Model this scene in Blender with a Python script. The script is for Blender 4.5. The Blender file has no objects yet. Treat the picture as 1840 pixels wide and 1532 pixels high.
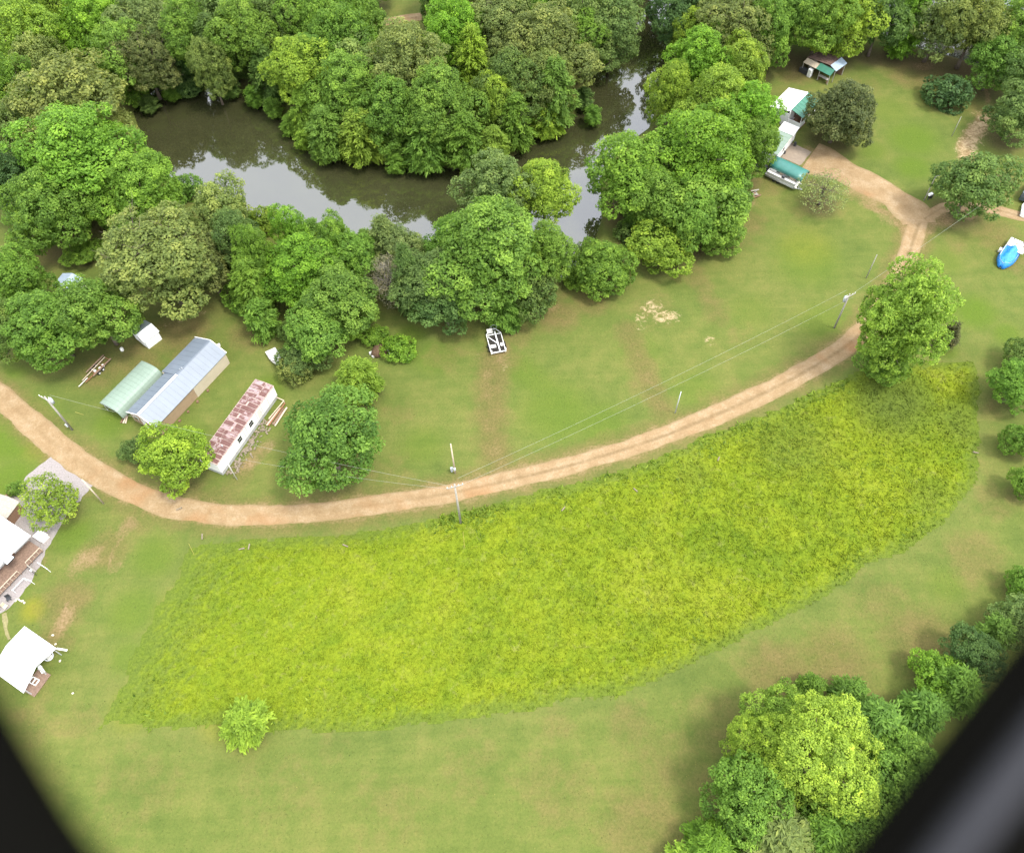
import bpy, math, random
import numpy as np
from mathutils import Matrix, Vector

# ------------------------------------------------------------------ camera, light, exposure
F, CX, CY = 1531.0, 920.0, 766.0          # survey of the photograph: focal length in pixels, centre
NX, NY, CAM_H = 960.0, 1760.0, 105.0      # nadir point, flying height in metres
_d = np.array([(NX-CX)/F, -(NY-CY)/F, -1.0]); _d /= np.linalg.norm(_d)
_up = -_d
_f = np.array([0, 0, -1.0]); _ny = _f - _up*_f.dot(_up); _ny /= np.linalg.norm(_ny)
_nx = np.cross(_ny, _up)
ROT = np.array([_nx, _ny, _up])

def P(px, py, z=0.0):
    """survey point of the photograph -> point of the place at height z"""
    v = ROT @ np.array([(px-CX)/F, -(py-CY)/F, -1.0])
    t = (z-CAM_H)/v[2]
    return Vector((v[0]*t, v[1]*t, z))

def pxm(p):
    c = ROT.T @ (np.array(p) - np.array([0, 0, CAM_H]))
    return F/-c[2]

S = bpy.context.scene
C = S.collection
cam_d = bpy.data.cameras.new('camera')
cam = bpy.data.objects.new('camera', cam_d); C.objects.link(cam)
m3 = Matrix(ROT.tolist()).to_4x4(); m3.translation = (0, 0, CAM_H)
cam.matrix_world = m3
cam_d.sensor_fit = 'HORIZONTAL'; cam_d.sensor_width = 36
cam_d.lens = F/1840*36
cam_d.clip_start = 0.02; cam_d.clip_end = 9000
cam_d.dof.use_dof = True; cam_d.dof.focus_distance = 135; cam_d.dof.aperture_fstop = 1.5
S.camera = cam

SUN_EL, SUN_AZ = math.radians(64), math.radians(118)    # azimuth from +Y towards +X: the sun stands to the right, a little behind
w = bpy.data.worlds.new('World'); S.world = w; w.use_nodes = True
nt = w.node_tree; nt.nodes.clear()
def N(t, typ, **kw):
    n = t.nodes.new(typ)
    for k, v in kw.items(): setattr(n, k, v)
    return n
out = N(nt, 'ShaderNodeOutputWorld'); bg = N(nt, 'ShaderNodeBackground')
sky = N(nt, 'ShaderNodeTexSky'); sky.sky_type = 'NISHITA'; sky.sun_disc = False
sky.sun_elevation = SUN_EL; sky.sun_rotation = SUN_AZ
sky.air_density = 1.0; sky.dust_density = 4.0; sky.ozone_density = 1.0
mixw = N(nt, 'ShaderNodeMixRGB'); mixw.inputs[0].default_value = 0.72
mixw.inputs[2].default_value = (11.0, 11.3, 12.2, 1)       # the even cloud layer
nt.links.new(sky.outputs[0], mixw.inputs[1]); nt.links.new(mixw.outputs[0], bg.inputs[0])
bg.inputs[1].default_value = 0.10
nt.links.new(bg.outputs[0], out.inputs[0])
sl = bpy.data.lights.new('sun', 'SUN'); sl.energy = 1.5; sl.angle = math.radians(14); sl.color = (1, .96, .88)
sun = bpy.data.objects.new('sun', sl); C.objects.link(sun)
sd = Vector((math.sin(SUN_AZ)*math.cos(SUN_EL), math.cos(SUN_AZ)*math.cos(SUN_EL), math.sin(SUN_EL)))
sun.rotation_euler = sd.to_track_quat('Z', 'Y').to_euler(); sun.location = (0, 0, 150)
S.view_settings.view_transform = 'Standard'; S.view_settings.look = 'None'
S.view_settings.gamma = 1; S.view_settings.use_curve_mapping = False
S.view_settings.exposure = 1.6
S.render.engine = 'CYCLES'
S.cycles.use_denoising = True
S.cycles.max_bounces = 6; S.cycles.diffuse_bounces = 3; S.cycles.glossy_bounces = 3; S.cycles.transmission_bounces = 4
S.cycles.transparent_max_bounces = 6
rng = np.random.default_rng(7)
R_ = random.Random(11)

# ------------------------------------------------------------------ materials
def srgb(r, g, b):
    f = lambda c: (c/255/12.92) if c/255 <= .04045 else ((c/255+.055)/1.055)**2.4
    return (f(r), f(g), f(b), 1)

def mat(name, col, rough=.8, spec=.3, metal=0.0, var=.18, scale=3.0, bump=0.0, col2=None, thr=None, coord='Object', detail=5.0):
    """procedural paint / wood / metal: base colour broken by noise, optional second colour in patches, optional fine relief"""
    m = bpy.data.materials.new(name); m.use_nodes = True
    t = m.node_tree; b = t.nodes['Principled BSDF']
    b.inputs['Roughness'].default_value = rough; b.inputs['Metallic'].default_value = metal
    b.inputs['Specular IOR Level'].default_value = spec
    tc = N(t, 'ShaderNodeTexCoord'); no = N(t, 'ShaderNodeTexNoise')
    no.inputs['Scale'].default_value = scale; no.inputs['Detail'].default_value = detail; no.inputs['Roughness'].default_value = .62
    t.links.new(tc.outputs[coord], no.inputs['Vector'])
    rp = N(t, 'ShaderNodeValToRGB')
    c = col[:3]
    if col2 is None:
        rp.color_ramp.elements[0].position = .3; rp.color_ramp.elements[1].position = .72
        rp.color_ramp.elements[0].color = (*[x*(1-var) for x in c], 1); rp.color_ramp.elements[1].color = (*[min(1, x*(1+var)) for x in c], 1)
    else:
        a = thr if thr else (.45, .58)
        rp.color_ramp.elements[0].position = a[0]; rp.color_ramp.elements[1].position = a[1]
        rp.color_ramp.elements[0].color = (*c, 1); rp.color_ramp.elements[1].color = (*col2[:3], 1)
    t.links.new(no.outputs['Fac'], rp.inputs[0]); t.links.new(rp.outputs[0], b.inputs['Base Color'])
    if bump:
        bp = N(t, 'ShaderNodeBump'); bp.inputs['Strength'].default_value = bump; bp.inputs['Distance'].default_value = .05
        t.links.new(no.outputs['Fac'], bp.inputs['Height']); t.links.new(bp.outputs[0], b.inputs['Normal'])
    return m

M = {}
M['blue_roof'] = mat('blue_roof_metal', (.145, .172, .205), .45, .5, var=.07, scale=.5)
M['white'] = mat('white_paint', (.80, .80, .78), .5, .4, var=.05, scale=1.5)
M['white_roof'] = mat('white_roof_metal', (.82, .82, .82), .4, .5, var=.03, scale=.8)
M['dirty_white'] = mat('weathered_white', (.62, .60, .55), .7, .3, var=.2, scale=2.5)
M['dingy_roof'] = mat('stained_white_roof', (.62, .60, .60), .6, .3, col2=(.40, .36, .34), thr=(.5, .75), scale=1.2)
M['tan_wall'] = mat('tan_siding', (.30, .215, .135), .8, .2, var=.1, scale=1.2)
M['cream_wall'] = mat('cream_siding', (.45, .39, .29), .7, .2, var=.07, scale=1.0)
M['green_roof'] = mat('pale_green_roof_metal', (.19, .25, .20), .5, .4, var=.06, scale=.8)
M['green_dark'] = mat('green_roof_metal', (.045, .17, .115), .45, .5, var=.12, scale=1.5)
M['teal_roof'] = mat('teal_arched_roof_metal', (.04, .16, .135), .4, .5, var=.12, scale=1.2)
M['grey_roof'] = mat('grey_shed_roof', (.22, .26, .28), .55, .4, var=.15, scale=1.5)
M['blue_grey'] = mat('blue_grey_roof_metal', (.30, .37, .45), .4, .5, var=.08)
M['brown_roof'] = mat('brown_rusted_roof', (.13, .085, .07), .85, .2, col2=(.20, .13, .11), scale=2.0)
M['wood'] = mat('weathered_brown_wood', (.19, .115, .075), .9, .15, var=.3, scale=5)
M['wood_pale'] = mat('pale_dry_wood', (.48, .40, .30), .85, .2, var=.22, scale=5)
M['wood_grey'] = mat('silver_grey_wood', (.30, .28, .24), .85, .2, var=.2, scale=4)
M['deck'] = mat('reddish_deck_boards', (.20, .135, .10), .85, .2, var=.25, scale=4)
M['dark'] = mat('dark_rubber', (.018, .018, .018), .8, .2, var=.2)
M['dark_metal'] = mat('dark_painted_metal', (.035, .037, .04), .5, .5, var=.2)
M['black_bed'] = mat('blackened_plywood', (.035, .032, .028), .9, .2, var=.35, scale=6)
M['glass'] = mat('dark_window_glass', (.02, .025, .025), .08, .6, var=.3)
M['galv'] = mat('galvanised_steel', (.50, .51, .52), .4, .5, metal=.3, var=.12, scale=6)
M['grey_paint'] = mat('grey_transformer_paint', (.42, .45, .48), .45, .5, var=.1)
M['porcelain'] = mat('white_porcelain', (.75, .75, .72), .25, .5, var=.05)
M['wire'] = mat('aluminium_wire', (.30, .31, .26), .5, .4, var=.05)
M['tarp'] = mat('blue_tarp', (.02, .20, .58), .35, .5, var=.25, scale=2.5, bump=.6)
M['boat_white'] = mat('white_gelcoat', (.78, .77, .73), .3, .5, var=.05)
M['alu'] = mat('dull_aluminium', (.50, .50, .49), .45, .5, metal=.3, var=.18, scale=3)
M['seat'] = mat('tan_boat_vinyl', (.42, .34, .25), .6, .3, var=.15)
M['yellow'] = mat('yellow_plastic', (.30, .27, .06), .5, .4, var=.1)
M['rustbar'] = mat('rusty_steel', (.22, .10, .055), .85, .3, var=.35, scale=6)
M['skirt'] = mat('grey_skirting', (.36, .36, .34), .8, .2, var=.2, scale=2)
M['rubble'] = mat('mixed_debris', (.20, .165, .12), .9, .2, var=.45, scale=7)
M['bark'] = mat('bark', (.13, .105, .08), .95, .1, var=.35, scale=6, bump=.4)
M['bark_pale'] = mat('pale_bark', (.30, .27, .22), .95, .1, var=.3, scale=6)
M['concrete'] = mat('tan_concrete', (.23, .185, .14), .9, .2, var=.12, scale=1.6)
M['car_grey'] = mat('dark_grey_car_paint', (.06, .075, .085), .25, .6, var=.08)
M['frame_black'] = mat('matt_black_moulding', (.0016, .0015, .0010), .9, .05, var=.15, scale=20)
M['frame_grey'] = mat('grey_trim_plastic', (.012, .012, .016), .45, .4, var=.08, scale=20)
M['stone'] = mat('pale_stone', (.52, .47, .38), .9, .2, var=.2, scale=8)
M['path'] = mat('pale_sandy_path', (.20, .18, .085), .95, .1, var=.25, scale=4)
M['dirtpile'] = mat('dark_mound_soil', (.10, .065, .04), .95, .1, var=.35, scale=5, bump=.6)

# rust: each sheet a different share of bare pale metal (object random)
def rust_mat():
    m = bpy.data.materials.new('rusty_roof_sheet'); m.use_nodes = True
    t = m.node_tree; b = t.nodes['Principled BSDF']; b.inputs['Roughness'].default_value = .8
    tc = N(t, 'ShaderNodeTexCoord'); oi = N(t, 'ShaderNodeObjectInfo'); no = N(t, 'ShaderNodeTexNoise', noise_dimensions='4D')
    no.inputs['Scale'].default_value = 1.6; no.inputs['Detail'].default_value = 8; no.inputs['Roughness'].default_value = .7
    mu = N(t, 'ShaderNodeMath', operation='MULTIPLY'); mu.inputs[1].default_value = 37
    t.links.new(oi.outputs['Random'], mu.inputs[0]); t.links.new(mu.outputs[0], no.inputs['W'])
    t.links.new(tc.outputs['Object'], no.inputs['Vector'])
    ad = N(t, 'ShaderNodeMath', operation='MULTIPLY_ADD'); ad.inputs[1].default_value = .22; 
    t.links.new(oi.outputs['Random'], ad.inputs[0]); t.links.new(no.outputs['Fac'], ad.inputs[2])
    rp = N(t, 'ShaderNodeValToRGB')
    e = rp.color_ramp.elements; e[0].position = .38; e[0].color = (.088, .036, .030, 1); e[1].position = .82; e[1].color = (.30, .235, .235, 1)
    k = e.new(.62); k.color = (.13, .062, .053, 1); k = e.new(.70); k.color = (.26, .19, .185, 1)
    t.links.new(ad.outputs[0], rp.inputs[0]); t.links.new(rp.outputs[0], b.inputs['Base Color'])
    return m
M['rust'] = rust_mat()
M['rust_seam'] = mat('pale_pink_seam_metal', (.36, .275, .24), .7, .3, var=.22, scale=3)

def leaf_mat(name, trans=.46, gloss=.14):
    m = bpy.data.materials.new(name); m.use_nodes = True
    t = m.node_tree; b = t.nodes['Principled BSDF']; o = t.nodes['Material Output']
    b.inputs['Roughness'].default_value = .5; b.inputs['Specular IOR Level'].default_value = gloss
    oi = N(t, 'ShaderNodeObjectInfo'); at = N(t, 'ShaderNodeAttribute', attribute_name='tint')
    hs = N(t, 'ShaderNodeMixRGB', blend_type='MULTIPLY'); hs.inputs[0].default_value = 1
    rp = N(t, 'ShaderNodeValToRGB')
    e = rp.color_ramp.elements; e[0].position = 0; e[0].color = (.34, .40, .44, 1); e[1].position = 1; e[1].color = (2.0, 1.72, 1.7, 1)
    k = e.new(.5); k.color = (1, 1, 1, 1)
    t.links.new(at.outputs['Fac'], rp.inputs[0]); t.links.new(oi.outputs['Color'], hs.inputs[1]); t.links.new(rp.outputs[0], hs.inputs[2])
    t.links.new(hs.outputs[0], b.inputs['Base Color'])
    tr = N(t, 'ShaderNodeBsdfTranslucent'); mx = N(t, 'ShaderNodeMixShader'); mx.inputs[0].default_value = trans
    gm = N(t, 'ShaderNodeMixRGB', blend_type='MULTIPLY'); gm.inputs[0].default_value = 1; gm.inputs[2].default_value = (1.25, 1.25, .6, 1)
    t.links.new(hs.outputs[0], gm.inputs[1]); t.links.new(gm.outputs[0], tr.inputs[0])
    t.links.new(b.outputs[0], mx.inputs[1]); t.links.new(tr.outputs[0], mx.inputs[2]); t.links.new(mx.outputs[0], o.inputs[0])
    return m
M['leaf'] = leaf_mat('leaves')

def ramp(t, fac, stops, interp='LINEAR'):
    r = N(t, 'ShaderNodeValToRGB'); r.color_ramp.interpolation = interp
    e = r.color_ramp.elements
    e[0].position, e[0].color = stops[0][0], (*stops[0][1], 1)
    e[1].position, e[1].color = stops[-1][0], (*stops[-1][1], 1)
    for p, c in stops[1:-1]:
        k = e.new(p); k.color = (*c, 1)
    t.links.new(fac, r.inputs[0]); return r.outputs[0]

def noise(t, vec, scale, detail=5, rough=.6, dist=0.0):
    n = N(t, 'ShaderNodeTexNoise'); n.inputs['Scale'].default_value = scale; n.inputs['Detail'].default_value = detail
    n.inputs['Roughness'].default_value = rough; n.inputs['Distortion'].default_value = dist
    t.links.new(vec, n.inputs['Vector']); return n.outputs['Fac']

def mth(t, op, a, b=None, c=None, clamp=False):
    n = N(t, 'ShaderNodeMath', operation=op, use_clamp=clamp)
    for i, v in enumerate((a, b, c)):
        if v is None: continue
        if isinstance(v, (int, float)): n.inputs[i].default_value = v
        else: t.links.new(v, n.inputs[i])
    return n.outputs[0]

def mixc(t, fac, a, b, blend='MIX'):
    n = N(t, 'ShaderNodeMixRGB', blend_type=blend)
    for i, v in enumerate((fac, a, b)):
        if isinstance(v, (int, float)): n.inputs[i].default_value = v
        elif isinstance(v, tuple): n.inputs[i].default_value = (*v[:3], 1)
        else: t.links.new(v, n.inputs[i])
    return n.outputs[0]

def ground_mat():
    m = bpy.data.materials.new('mown_grass_and_soil'); m.use_nodes = True
    t = m.node_tree; b = t.nodes['Principled BSDF']
    b.inputs['Roughness'].default_value = .95; b.inputs['Specular IOR Level'].default_value = .1
    tc = N(t, 'ShaderNodeTexCoord').outputs['Object']
    A = lambda n: N(t, 'ShaderNodeAttribute', attribute_name=n).outputs['Fac']
    big = noise(t, tc, .055, 5, .6); mid = noise(t, tc, .35, 6, .65); fine = noise(t, tc, 3.2, 4, .7); vf = noise(t, tc, 9.0, 3, .7)
    # grass from dull to lush
    g = ramp(t, mth(t, 'MULTIPLY_ADD', mid, .50, mth(t, 'MULTIPLY', big, .50)),
             [(.30, (.063, .092, .019)), (.46, (.090, .115, .025)), (.58, (.116, .128, .032)), (.74, (.152, .134, .042))])
    stp = N(t, 'ShaderNodeMapping'); stp.inputs['Scale'].default_value = (.05, .75, 1); stp.inputs['Rotation'].default_value = (0, 0, .12)
    t.links.new(tc, stp.inputs['Vector'])
    g = mixc(t, .55, g, ramp(t, noise(t, stp.outputs[0], 1.0, 4, .6), [(.32, (.86, .90, .86)), (.5, (1, 1, 1)), (.68, (1.12, 1.08, 1.10))]), 'MULTIPLY')
    lush = mth(t, 'MULTIPLY', A('lush'), mth(t, 'MULTIPLY_ADD', mid, .9, .45), clamp=True)
    g = mixc(t, mth(t, 'MULTIPLY', lush, .95), g, (.0730, .1180, .0130))
    yel = mth(t, 'MULTIPLY', A('yellow'), mth(t, 'MULTIPLY_ADD', mid, .9, .35), clamp=True)
    g = mixc(t, yel, g, (.1661, .1620, .0178))
    dryn = mth(t, 'MULTIPLY_ADD', A('dry'), 1.15, mth(t, 'MULTIPLY_ADD', mid, 1.7, -1.12), clamp=True)
    dryn = mth(t, 'MULTIPLY', dryn, mth(t, 'GREATER_THAN', A('dry'), .01))
    g = mixc(t, mth(t, 'MULTIPLY', dryn, .85), g, ramp(t, mth(t, 'MULTIPLY_ADD', fine, .5, mth(t, 'MULTIPLY', mid, .5)), [(.3, (.0851, .0689, .0243)), (.7, (.1499, .1199, .0446))]))
    # fine mottling of the sward
    g = mixc(t, .75, g, ramp(t, mth(t, 'MULTIPLY_ADD', fine, .6, mth(t, 'MULTIPLY', vf, .4)), [(.28, (.62, .66, .60)), (.5, (1, 1, 1)), (.72, (1.32, 1.25, 1.18))]), 'MULTIPLY')
    sp = ramp(t, noise(t, tc, 2.6, 3, .6), [(.70, (0, 0, 0)), (.76, (.8, .8, .8))])
    g = mixc(t, mth(t, 'MULTIPLY', sp, mth(t, 'MULTIPLY_ADD', A('dry'), .7, .12), clamp=True), g, (.26, .24, .13))
    # leaf litter and painted canopy shade, dark brown under the trees
    g = mixc(t, mth(t, 'MULTIPLY', A('litter_shade'), mth(t, 'MULTIPLY_ADD', fine, .8, .5), clamp=True), g, ramp(t, fine, [(.3, (.0446, .0340, .0178)), (.7, (.1013, .0729, .0405))]))
    # bare soil, ragged edge
    dn = mth(t, 'ADD', mth(t, 'MULTIPLY', A('dirt'), 1.5), mth(t, 'MULTIPLY_ADD', mth(t, 'MULTIPLY_ADD', fine, .5, mth(t, 'MULTIPLY', mid, .6)), 2.4, -1.9), clamp=True)
    dn = mth(t, 'MULTIPLY', dn, mth(t, 'GREATER_THAN', A('dirt'), .01))
    soil = ramp(t, mth(t, 'MULTIPLY_ADD', fine, .5, mth(t, 'MULTIPLY', mid, .5)), [(.32, (.1215, .0770, .0365)), (.5, (.1903, .1255, .0632)), (.7, (.2673, .1903, .1094))])
    g = mixc(t, dn, g, soil)
    sn = mth(t, 'ADD', mth(t, 'MULTIPLY', A('sand'), 1.3), mth(t, 'MULTIPLY_ADD', noise(t, tc, 1.1, 5, .62, 1.2), 5.0, -3.25), clamp=True)
    sn = mth(t, 'MULTIPLY', sn, mth(t, 'GREATER_THAN', A('sand'), .01))
    g = mixc(t, sn, g, (.3402, .2592, .1458))
    t.links.new(g, b.inputs['Base Color'])
    bp = N(t, 'ShaderNodeBump'); bp.inputs['Strength'].default_value = .7; bp.inputs['Distance'].default_value = .12
    t.links.new(mth(t, 'MULTIPLY_ADD', fine, .6, mth(t, 'MULTIPLY', vf, .4)), bp.inputs['Height']); t.links.new(bp.outputs[0], b.inputs['Normal'])
    return m
M['ground'] = ground_mat()

def meadow_mat(name, leaf=False):
    m = bpy.data.materials.new(name); m.use_nodes = True
    t = m.node_tree; b = t.nodes['Principled BSDF']
    b.inputs['Roughness'].default_value = .9; b.inputs['Specular IOR Level'].default_value = .12
    tc = N(t, 'ShaderNodeTexCoord').outputs['Object']
    big = noise(t, tc, .075, 5, .62, .8); mid = noise(t, tc, .40, 6, .70, .6); fine = noise(t, tc, 3.0, 4, .7)
    big = mth(t, 'MULTIPLY_ADD', mth(t, 'SUBTRACT', big, .5), 1.5, .5)
    k = mth(t, 'MULTIPLY_ADD', big, .5, mth(t, 'MULTIPLY', mid, .5))
    g = ramp(t, k, [(.28, (.083, .135, .008)), (.42, (.120, .167, .009)), (.56, (.150, .191, .010)), (.74, (.178, .203, .020))])
    pale = ramp(t, noise(t, tc, .9, 6, .7, .6), [(.56, (0, 0, 0)), (.72, (.7, .7, .7))])
    g = mixc(t, mth(t, 'MULTIPLY', pale, .7), g, (.200, .192, .066))
    dk = ramp(t, noise(t, tc, 1.5, 5, .7, .5), [(.28, (.6, .6, .6)), (.42, (0, 0, 0))])
    g = mixc(t, mth(t, 'MULTIPLY', dk, .8), g, (.066, .108, .008))
    gp = ramp(t, noise(t, tc, .16, 5, .65, 1.0), [(.52, (0, 0, 0)), (.68, (.4, .4, .4))])
    g = mixc(t, gp, g, (.098, .148, .016))
    dull = N(t, 'ShaderNodeAttribute', attribute_name='dull').outputs['Fac']
    g = mixc(t, mth(t, 'MULTIPLY', dull, mth(t, 'MULTIPLY_ADD', mid, .8, .5), clamp=True), g, (.082, .115, .018))
    if leaf:
        at = N(t, 'ShaderNodeAttribute', attribute_name='tint').outputs['Fac']
        g = mixc(t, 1.0, g, ramp(t, at, [(0, (.90, .94, .9)), (.5, (1.06, 1.07, 1.04)), (1, (1.24, 1.22, 1.2))]), 'MULTIPLY')
    else:
        g = mixc(t, .8, g, ramp(t, fine, [(.3, (.6, .66, .6)), (.7, (1.3, 1.25, 1.2))]), 'MULTIPLY')
        bp = N(t, 'ShaderNodeBump'); bp.inputs['Strength'].default_value = 1; bp.inputs['Distance'].default_value = .3
        t.links.new(mth(t, 'MULTIPLY_ADD', fine, .5, mid), bp.inputs['Height']); t.links.new(bp.outputs[0], b.inputs['Normal'])
    t.links.new(g, b.inputs['Base Color'])
    return m
M['meadow'] = meadow_mat('tall_meadow'); M['meadow_leaf'] = meadow_mat('meadow_blades', True)

def road_mat():
    m = bpy.data.materials.new('sandy_dirt_road'); m.use_nodes = True
    t = m.node_tree; b = t.nodes['Principled BSDF']
    b.inputs['Roughness'].default_value = .95; b.inputs['Specular IOR Level'].default_value = .1
    tc = N(t, 'ShaderNodeTexCoord').outputs['Object']
    A = lambda n: N(t, 'ShaderNodeAttribute', attribute_name=n).outputs['Fac']
    mid = noise(t, tc, .45, 6, .65); fine = noise(t, tc, 3.5, 5, .7)
    k = mth(t, 'MULTIPLY_ADD', mid, .6, mth(t, 'MULTIPLY', fine, .4))
    base = ramp(t, k, [(.30, (.19, .122, .060)), (.5, (.255, .178, .096)), (.70, (.335, .256, .162))])
    ac = mth(t, 'ADD', A('across'), mth(t, 'MULTIPLY_ADD', mid, .24, -.12))     # -1 .. 1 across the carriageway
    mid_strip = ramp(t, mth(t, 'ABSOLUTE', mth(t, 'ADD', ac, .02)), [(.05, (1, 1, 1)), (.26, (0, 0, 0))])
    mid_strip = mth(t, 'MULTIPLY', mid_strip, mth(t, 'MULTIPLY_ADD', A('grassy'), .55, .15))
    base = mixc(t, mth(t, 'MULTIPLY', mid_strip, mth(t, 'MULTIPLY_ADD', noise(t, tc, .8, 5, .7), 3.2, -.75, clamp=True), clamp=True), base, (.135, .093, .044))
    edge = ramp(t, mth(t, 'ABSOLUTE', ac), [(.72, (0, 0, 0)), (1.0, (.75, .75, .75))])
    base = mixc(t, mth(t, 'MULTIPLY', edge, mth(t, 'MULTIPLY_ADD', fine, 1.2, .2), clamp=True), base, (.145, .117, .05))
    red = ramp(t, noise(t, tc, .12, 3, .5), [(.56, (0, 0, 0)), (.70, (.6, .6, .6))])
    base = mixc(t, red, base, (.25, .130, .055))
    base = mixc(t, .6, base, ramp(t, noise(t, tc, 8, 4, .7), [(.3, (.72, .72, .72)), (.7, (1.2, 1.2, 1.2))]), 'MULTIPLY')
    t.links.new(base, b.inputs['Base Color'])
    bp = N(t, 'ShaderNodeBump'); bp.inputs['Strength'].default_value = .6; bp.inputs['Distance'].default_value = .08
    t.links.new(fine, bp.inputs['Height']); t.links.new(bp.outputs[0], b.inputs['Normal'])
    return m
M['road'] = road_mat()
M['gravel'] = mat('grey_gravel', (.25, .225, .215), .95, .1, var=.22, scale=5, bump=.5, detail=8)

def water_mat(name, col):
    m = bpy.data.materials.new(name); m.use_nodes = True
    t = m.node_tree; b = t.nodes['Principled BSDF']
    b.inputs['Roughness'].default_value = .03; b.inputs['IOR'].default_value = 2.3
    tc = N(t, 'ShaderNodeTexCoord').outputs['Object']
    n = noise(t, tc, .08, 4, .6)
    t.links.new(ramp(t, n, [(.3, tuple(c*.8 for c in col)), (.7, tuple(c*1.2 for c in col))]), b.inputs['Base Color'])
    bp = N(t, 'ShaderNodeBump'); bp.inputs['Strength'].default_value = .05; bp.inputs['Distance'].default_value = .05
    t.links.new(noise(t, tc, 1.2, 3, .5), bp.inputs['Height']); t.links.new(bp.outputs[0], b.inputs['Normal'])
    return m
M['water'] = water_mat('murky_olive_water', (.032, .033, .014))
M['lake'] = water_mat('river_water', (.06, .06, .05))

# ------------------------------------------------------------------ mesh helpers
def set_props(o, label=None, cat=None, group=None, kind=None):
    if label: o['label'] = label
    if cat: o['category'] = cat
    if group: o['group'] = group
    if kind: o['kind'] = kind
    return o

def link(name, me, material=None, parent=None, loc=(0, 0, 0)):
    if material is not None:
        for mm in (material if isinstance(material, (list, tuple)) else [material]): me.materials.append(mm)
    o = bpy.data.objects.new(name, me); C.objects.link(o); o.location = loc
    if parent: o.parent = parent
    return o

def empty(name, loc=(0, 0, 0), rz=0.0, label=None, cat=None, group=None):
    o = bpy.data.objects.new(name, None); C.objects.link(o); o.location = loc; o.rotation_euler = (0, 0, rz)
    o.empty_display_size = .3
    return set_props(o, label, cat, group)

class MB:
    def __init__(s): s.v = []; s.f = []
    def add(s, vs, fs):
        n = len(s.v); s.v += [tuple(map(float, v)) for v in vs]; s.f += [tuple(i+n for i in f) for f in fs]; return s
    def box(s, c, d, rz=0.0, mx=None):
        hx, hy, hz = d[0]/2, d[1]/2, d[2]/2
        vs = [Vector((x*hx, y*hy, z*hz)) for z in (-1, 1) for x, y in ((-1, -1), (1, -1), (1, 1), (-1, 1))]
        if mx is not None: vs = [mx @ v for v in vs]
        elif rz: vs = [Matrix.Rotation(rz, 3, 'Z') @ v for v in vs]
        vs = [v + Vector(c) for v in vs]
        return s.add(vs, [(3, 2, 1, 0), (4, 5, 6, 7), (0, 1, 5, 4), (1, 2, 6, 5), (2, 3, 7, 6), (3, 0, 4, 7)])
    def bar(s, a, b, w, h=None):
        a, b = Vector(a), Vector(b); h = h or w; d = b-a
        q = d.to_track_quat('X', 'Z').to_matrix()
        return s.box((a+b)/2, (d.length, w, h), mx=q)
    def tube(s, a, b, r0, r1=None, n=7, cap=True):
        a, b = Vector(a), Vector(b); r1 = r0 if r1 is None else r1
        q = (b-a).to_track_quat('Z', 'Y').to_matrix(); vs = []
        for p, r in ((a, r0), (b, r1)):
            for i in range(n):
                an = 2*math.pi*i/n; vs.append(p + q @ Vector((math.cos(an)*r, math.sin(an)*r, 0)))
        fs = [(i, (i+1) % n, n+(i+1) % n, n+i) for i in range(n)]
        if cap: fs += [tuple(range(n-1, -1, -1)), tuple(range(n, 2*n))]
        return s.add(vs, fs)
    def path(s, pts, rs, n=6):
        for i in range(len(pts)-1): s.tube(pts[i], pts[i+1], rs[i], rs[i+1], n, cap=(i == 0 or i == len(pts)-2))
        return s
    def slab(s, pts, th, down=True):
        """polygon of 3-D points given a thickness (vertical)"""
        n = len(pts); lo = [(p[0], p[1], p[2]-th) for p in pts]
        a = sum((pts[i][0]*pts[(i+1) % n][1]-pts[(i+1) % n][0]*pts[i][1]) for i in range(n))
        if a < 0: pts = list(pts)[::-1]; lo = lo[::-1]
        fs = [tuple(range(n)), tuple(range(2*n-1, n-1, -1))] + [(i, i+n, (i+1) % n+n, (i+1) % n) for i in range(n)]
        return s.add(list(pts)+lo, fs)
    def prism(s, poly, z0, z1): return s.slab([(p[0], p[1], z1) for p in poly], z1-z0)
    def loft(s, rings, cap=True, closed=True):
        n = len(rings[0]); vs = [v for r in rings for v in r]; fs = []
        for k in range(len(rings)-1):
            for i in range(n if closed else n-1):
                j = (i+1) % n; fs.append((k*n+i, k*n+j, (k+1)*n+j, (k+1)*n+i))
        if cap: fs += [tuple(range(n-1, -1, -1)), tuple((len(rings)-1)*n+i for i in range(n))]
        return s.add(vs, fs)
    def mesh(s, name, smooth=False):
        me = bpy.data.meshes.new(name); me.from_pydata(s.v, [], s.f); me.update()
        if smooth:
            me.polygons.foreach_set('use_smooth', [True]*len(me.polygons))
        return me
    def build(s, name, material, parent=None, smooth=False): return link(name, s.mesh(name, smooth), material, parent)

def grid_mesh(name, verts, faces, attrs=None, smooth=True, face_attrs=None):
    """numpy arrays -> mesh with point / face float attributes"""
    me = bpy.data.meshes.new(name)
    nv, nf, k = len(verts), len(faces), faces.shape[1]
    me.vertices.add(nv); me.vertices.foreach_set('co', np.asarray(verts, np.float32).ravel())
    me.loops.add(nf*k); me.loops.foreach_set('vertex_index', np.asarray(faces, np.int32).ravel())
    me.polygons.add(nf); me.polygons.foreach_set('loop_start', np.arange(nf, dtype=np.int32)*k)
    try: me.polygons.foreach_set('loop_total', np.full(nf, k, np.int32))
    except Exception: pass
    me.update(calc_edges=True)
    for dom, dd in (('POINT', attrs or {}), ('FACE', face_attrs or {})):
        for n, a in dd.items():
            at = me.attributes.new(n, 'FLOAT', dom); at.data.foreach_set('value', np.asarray(a, np.float32))
    me.polygons.foreach_set('use_smooth', np.full(nf, smooth))
    return me

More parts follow.
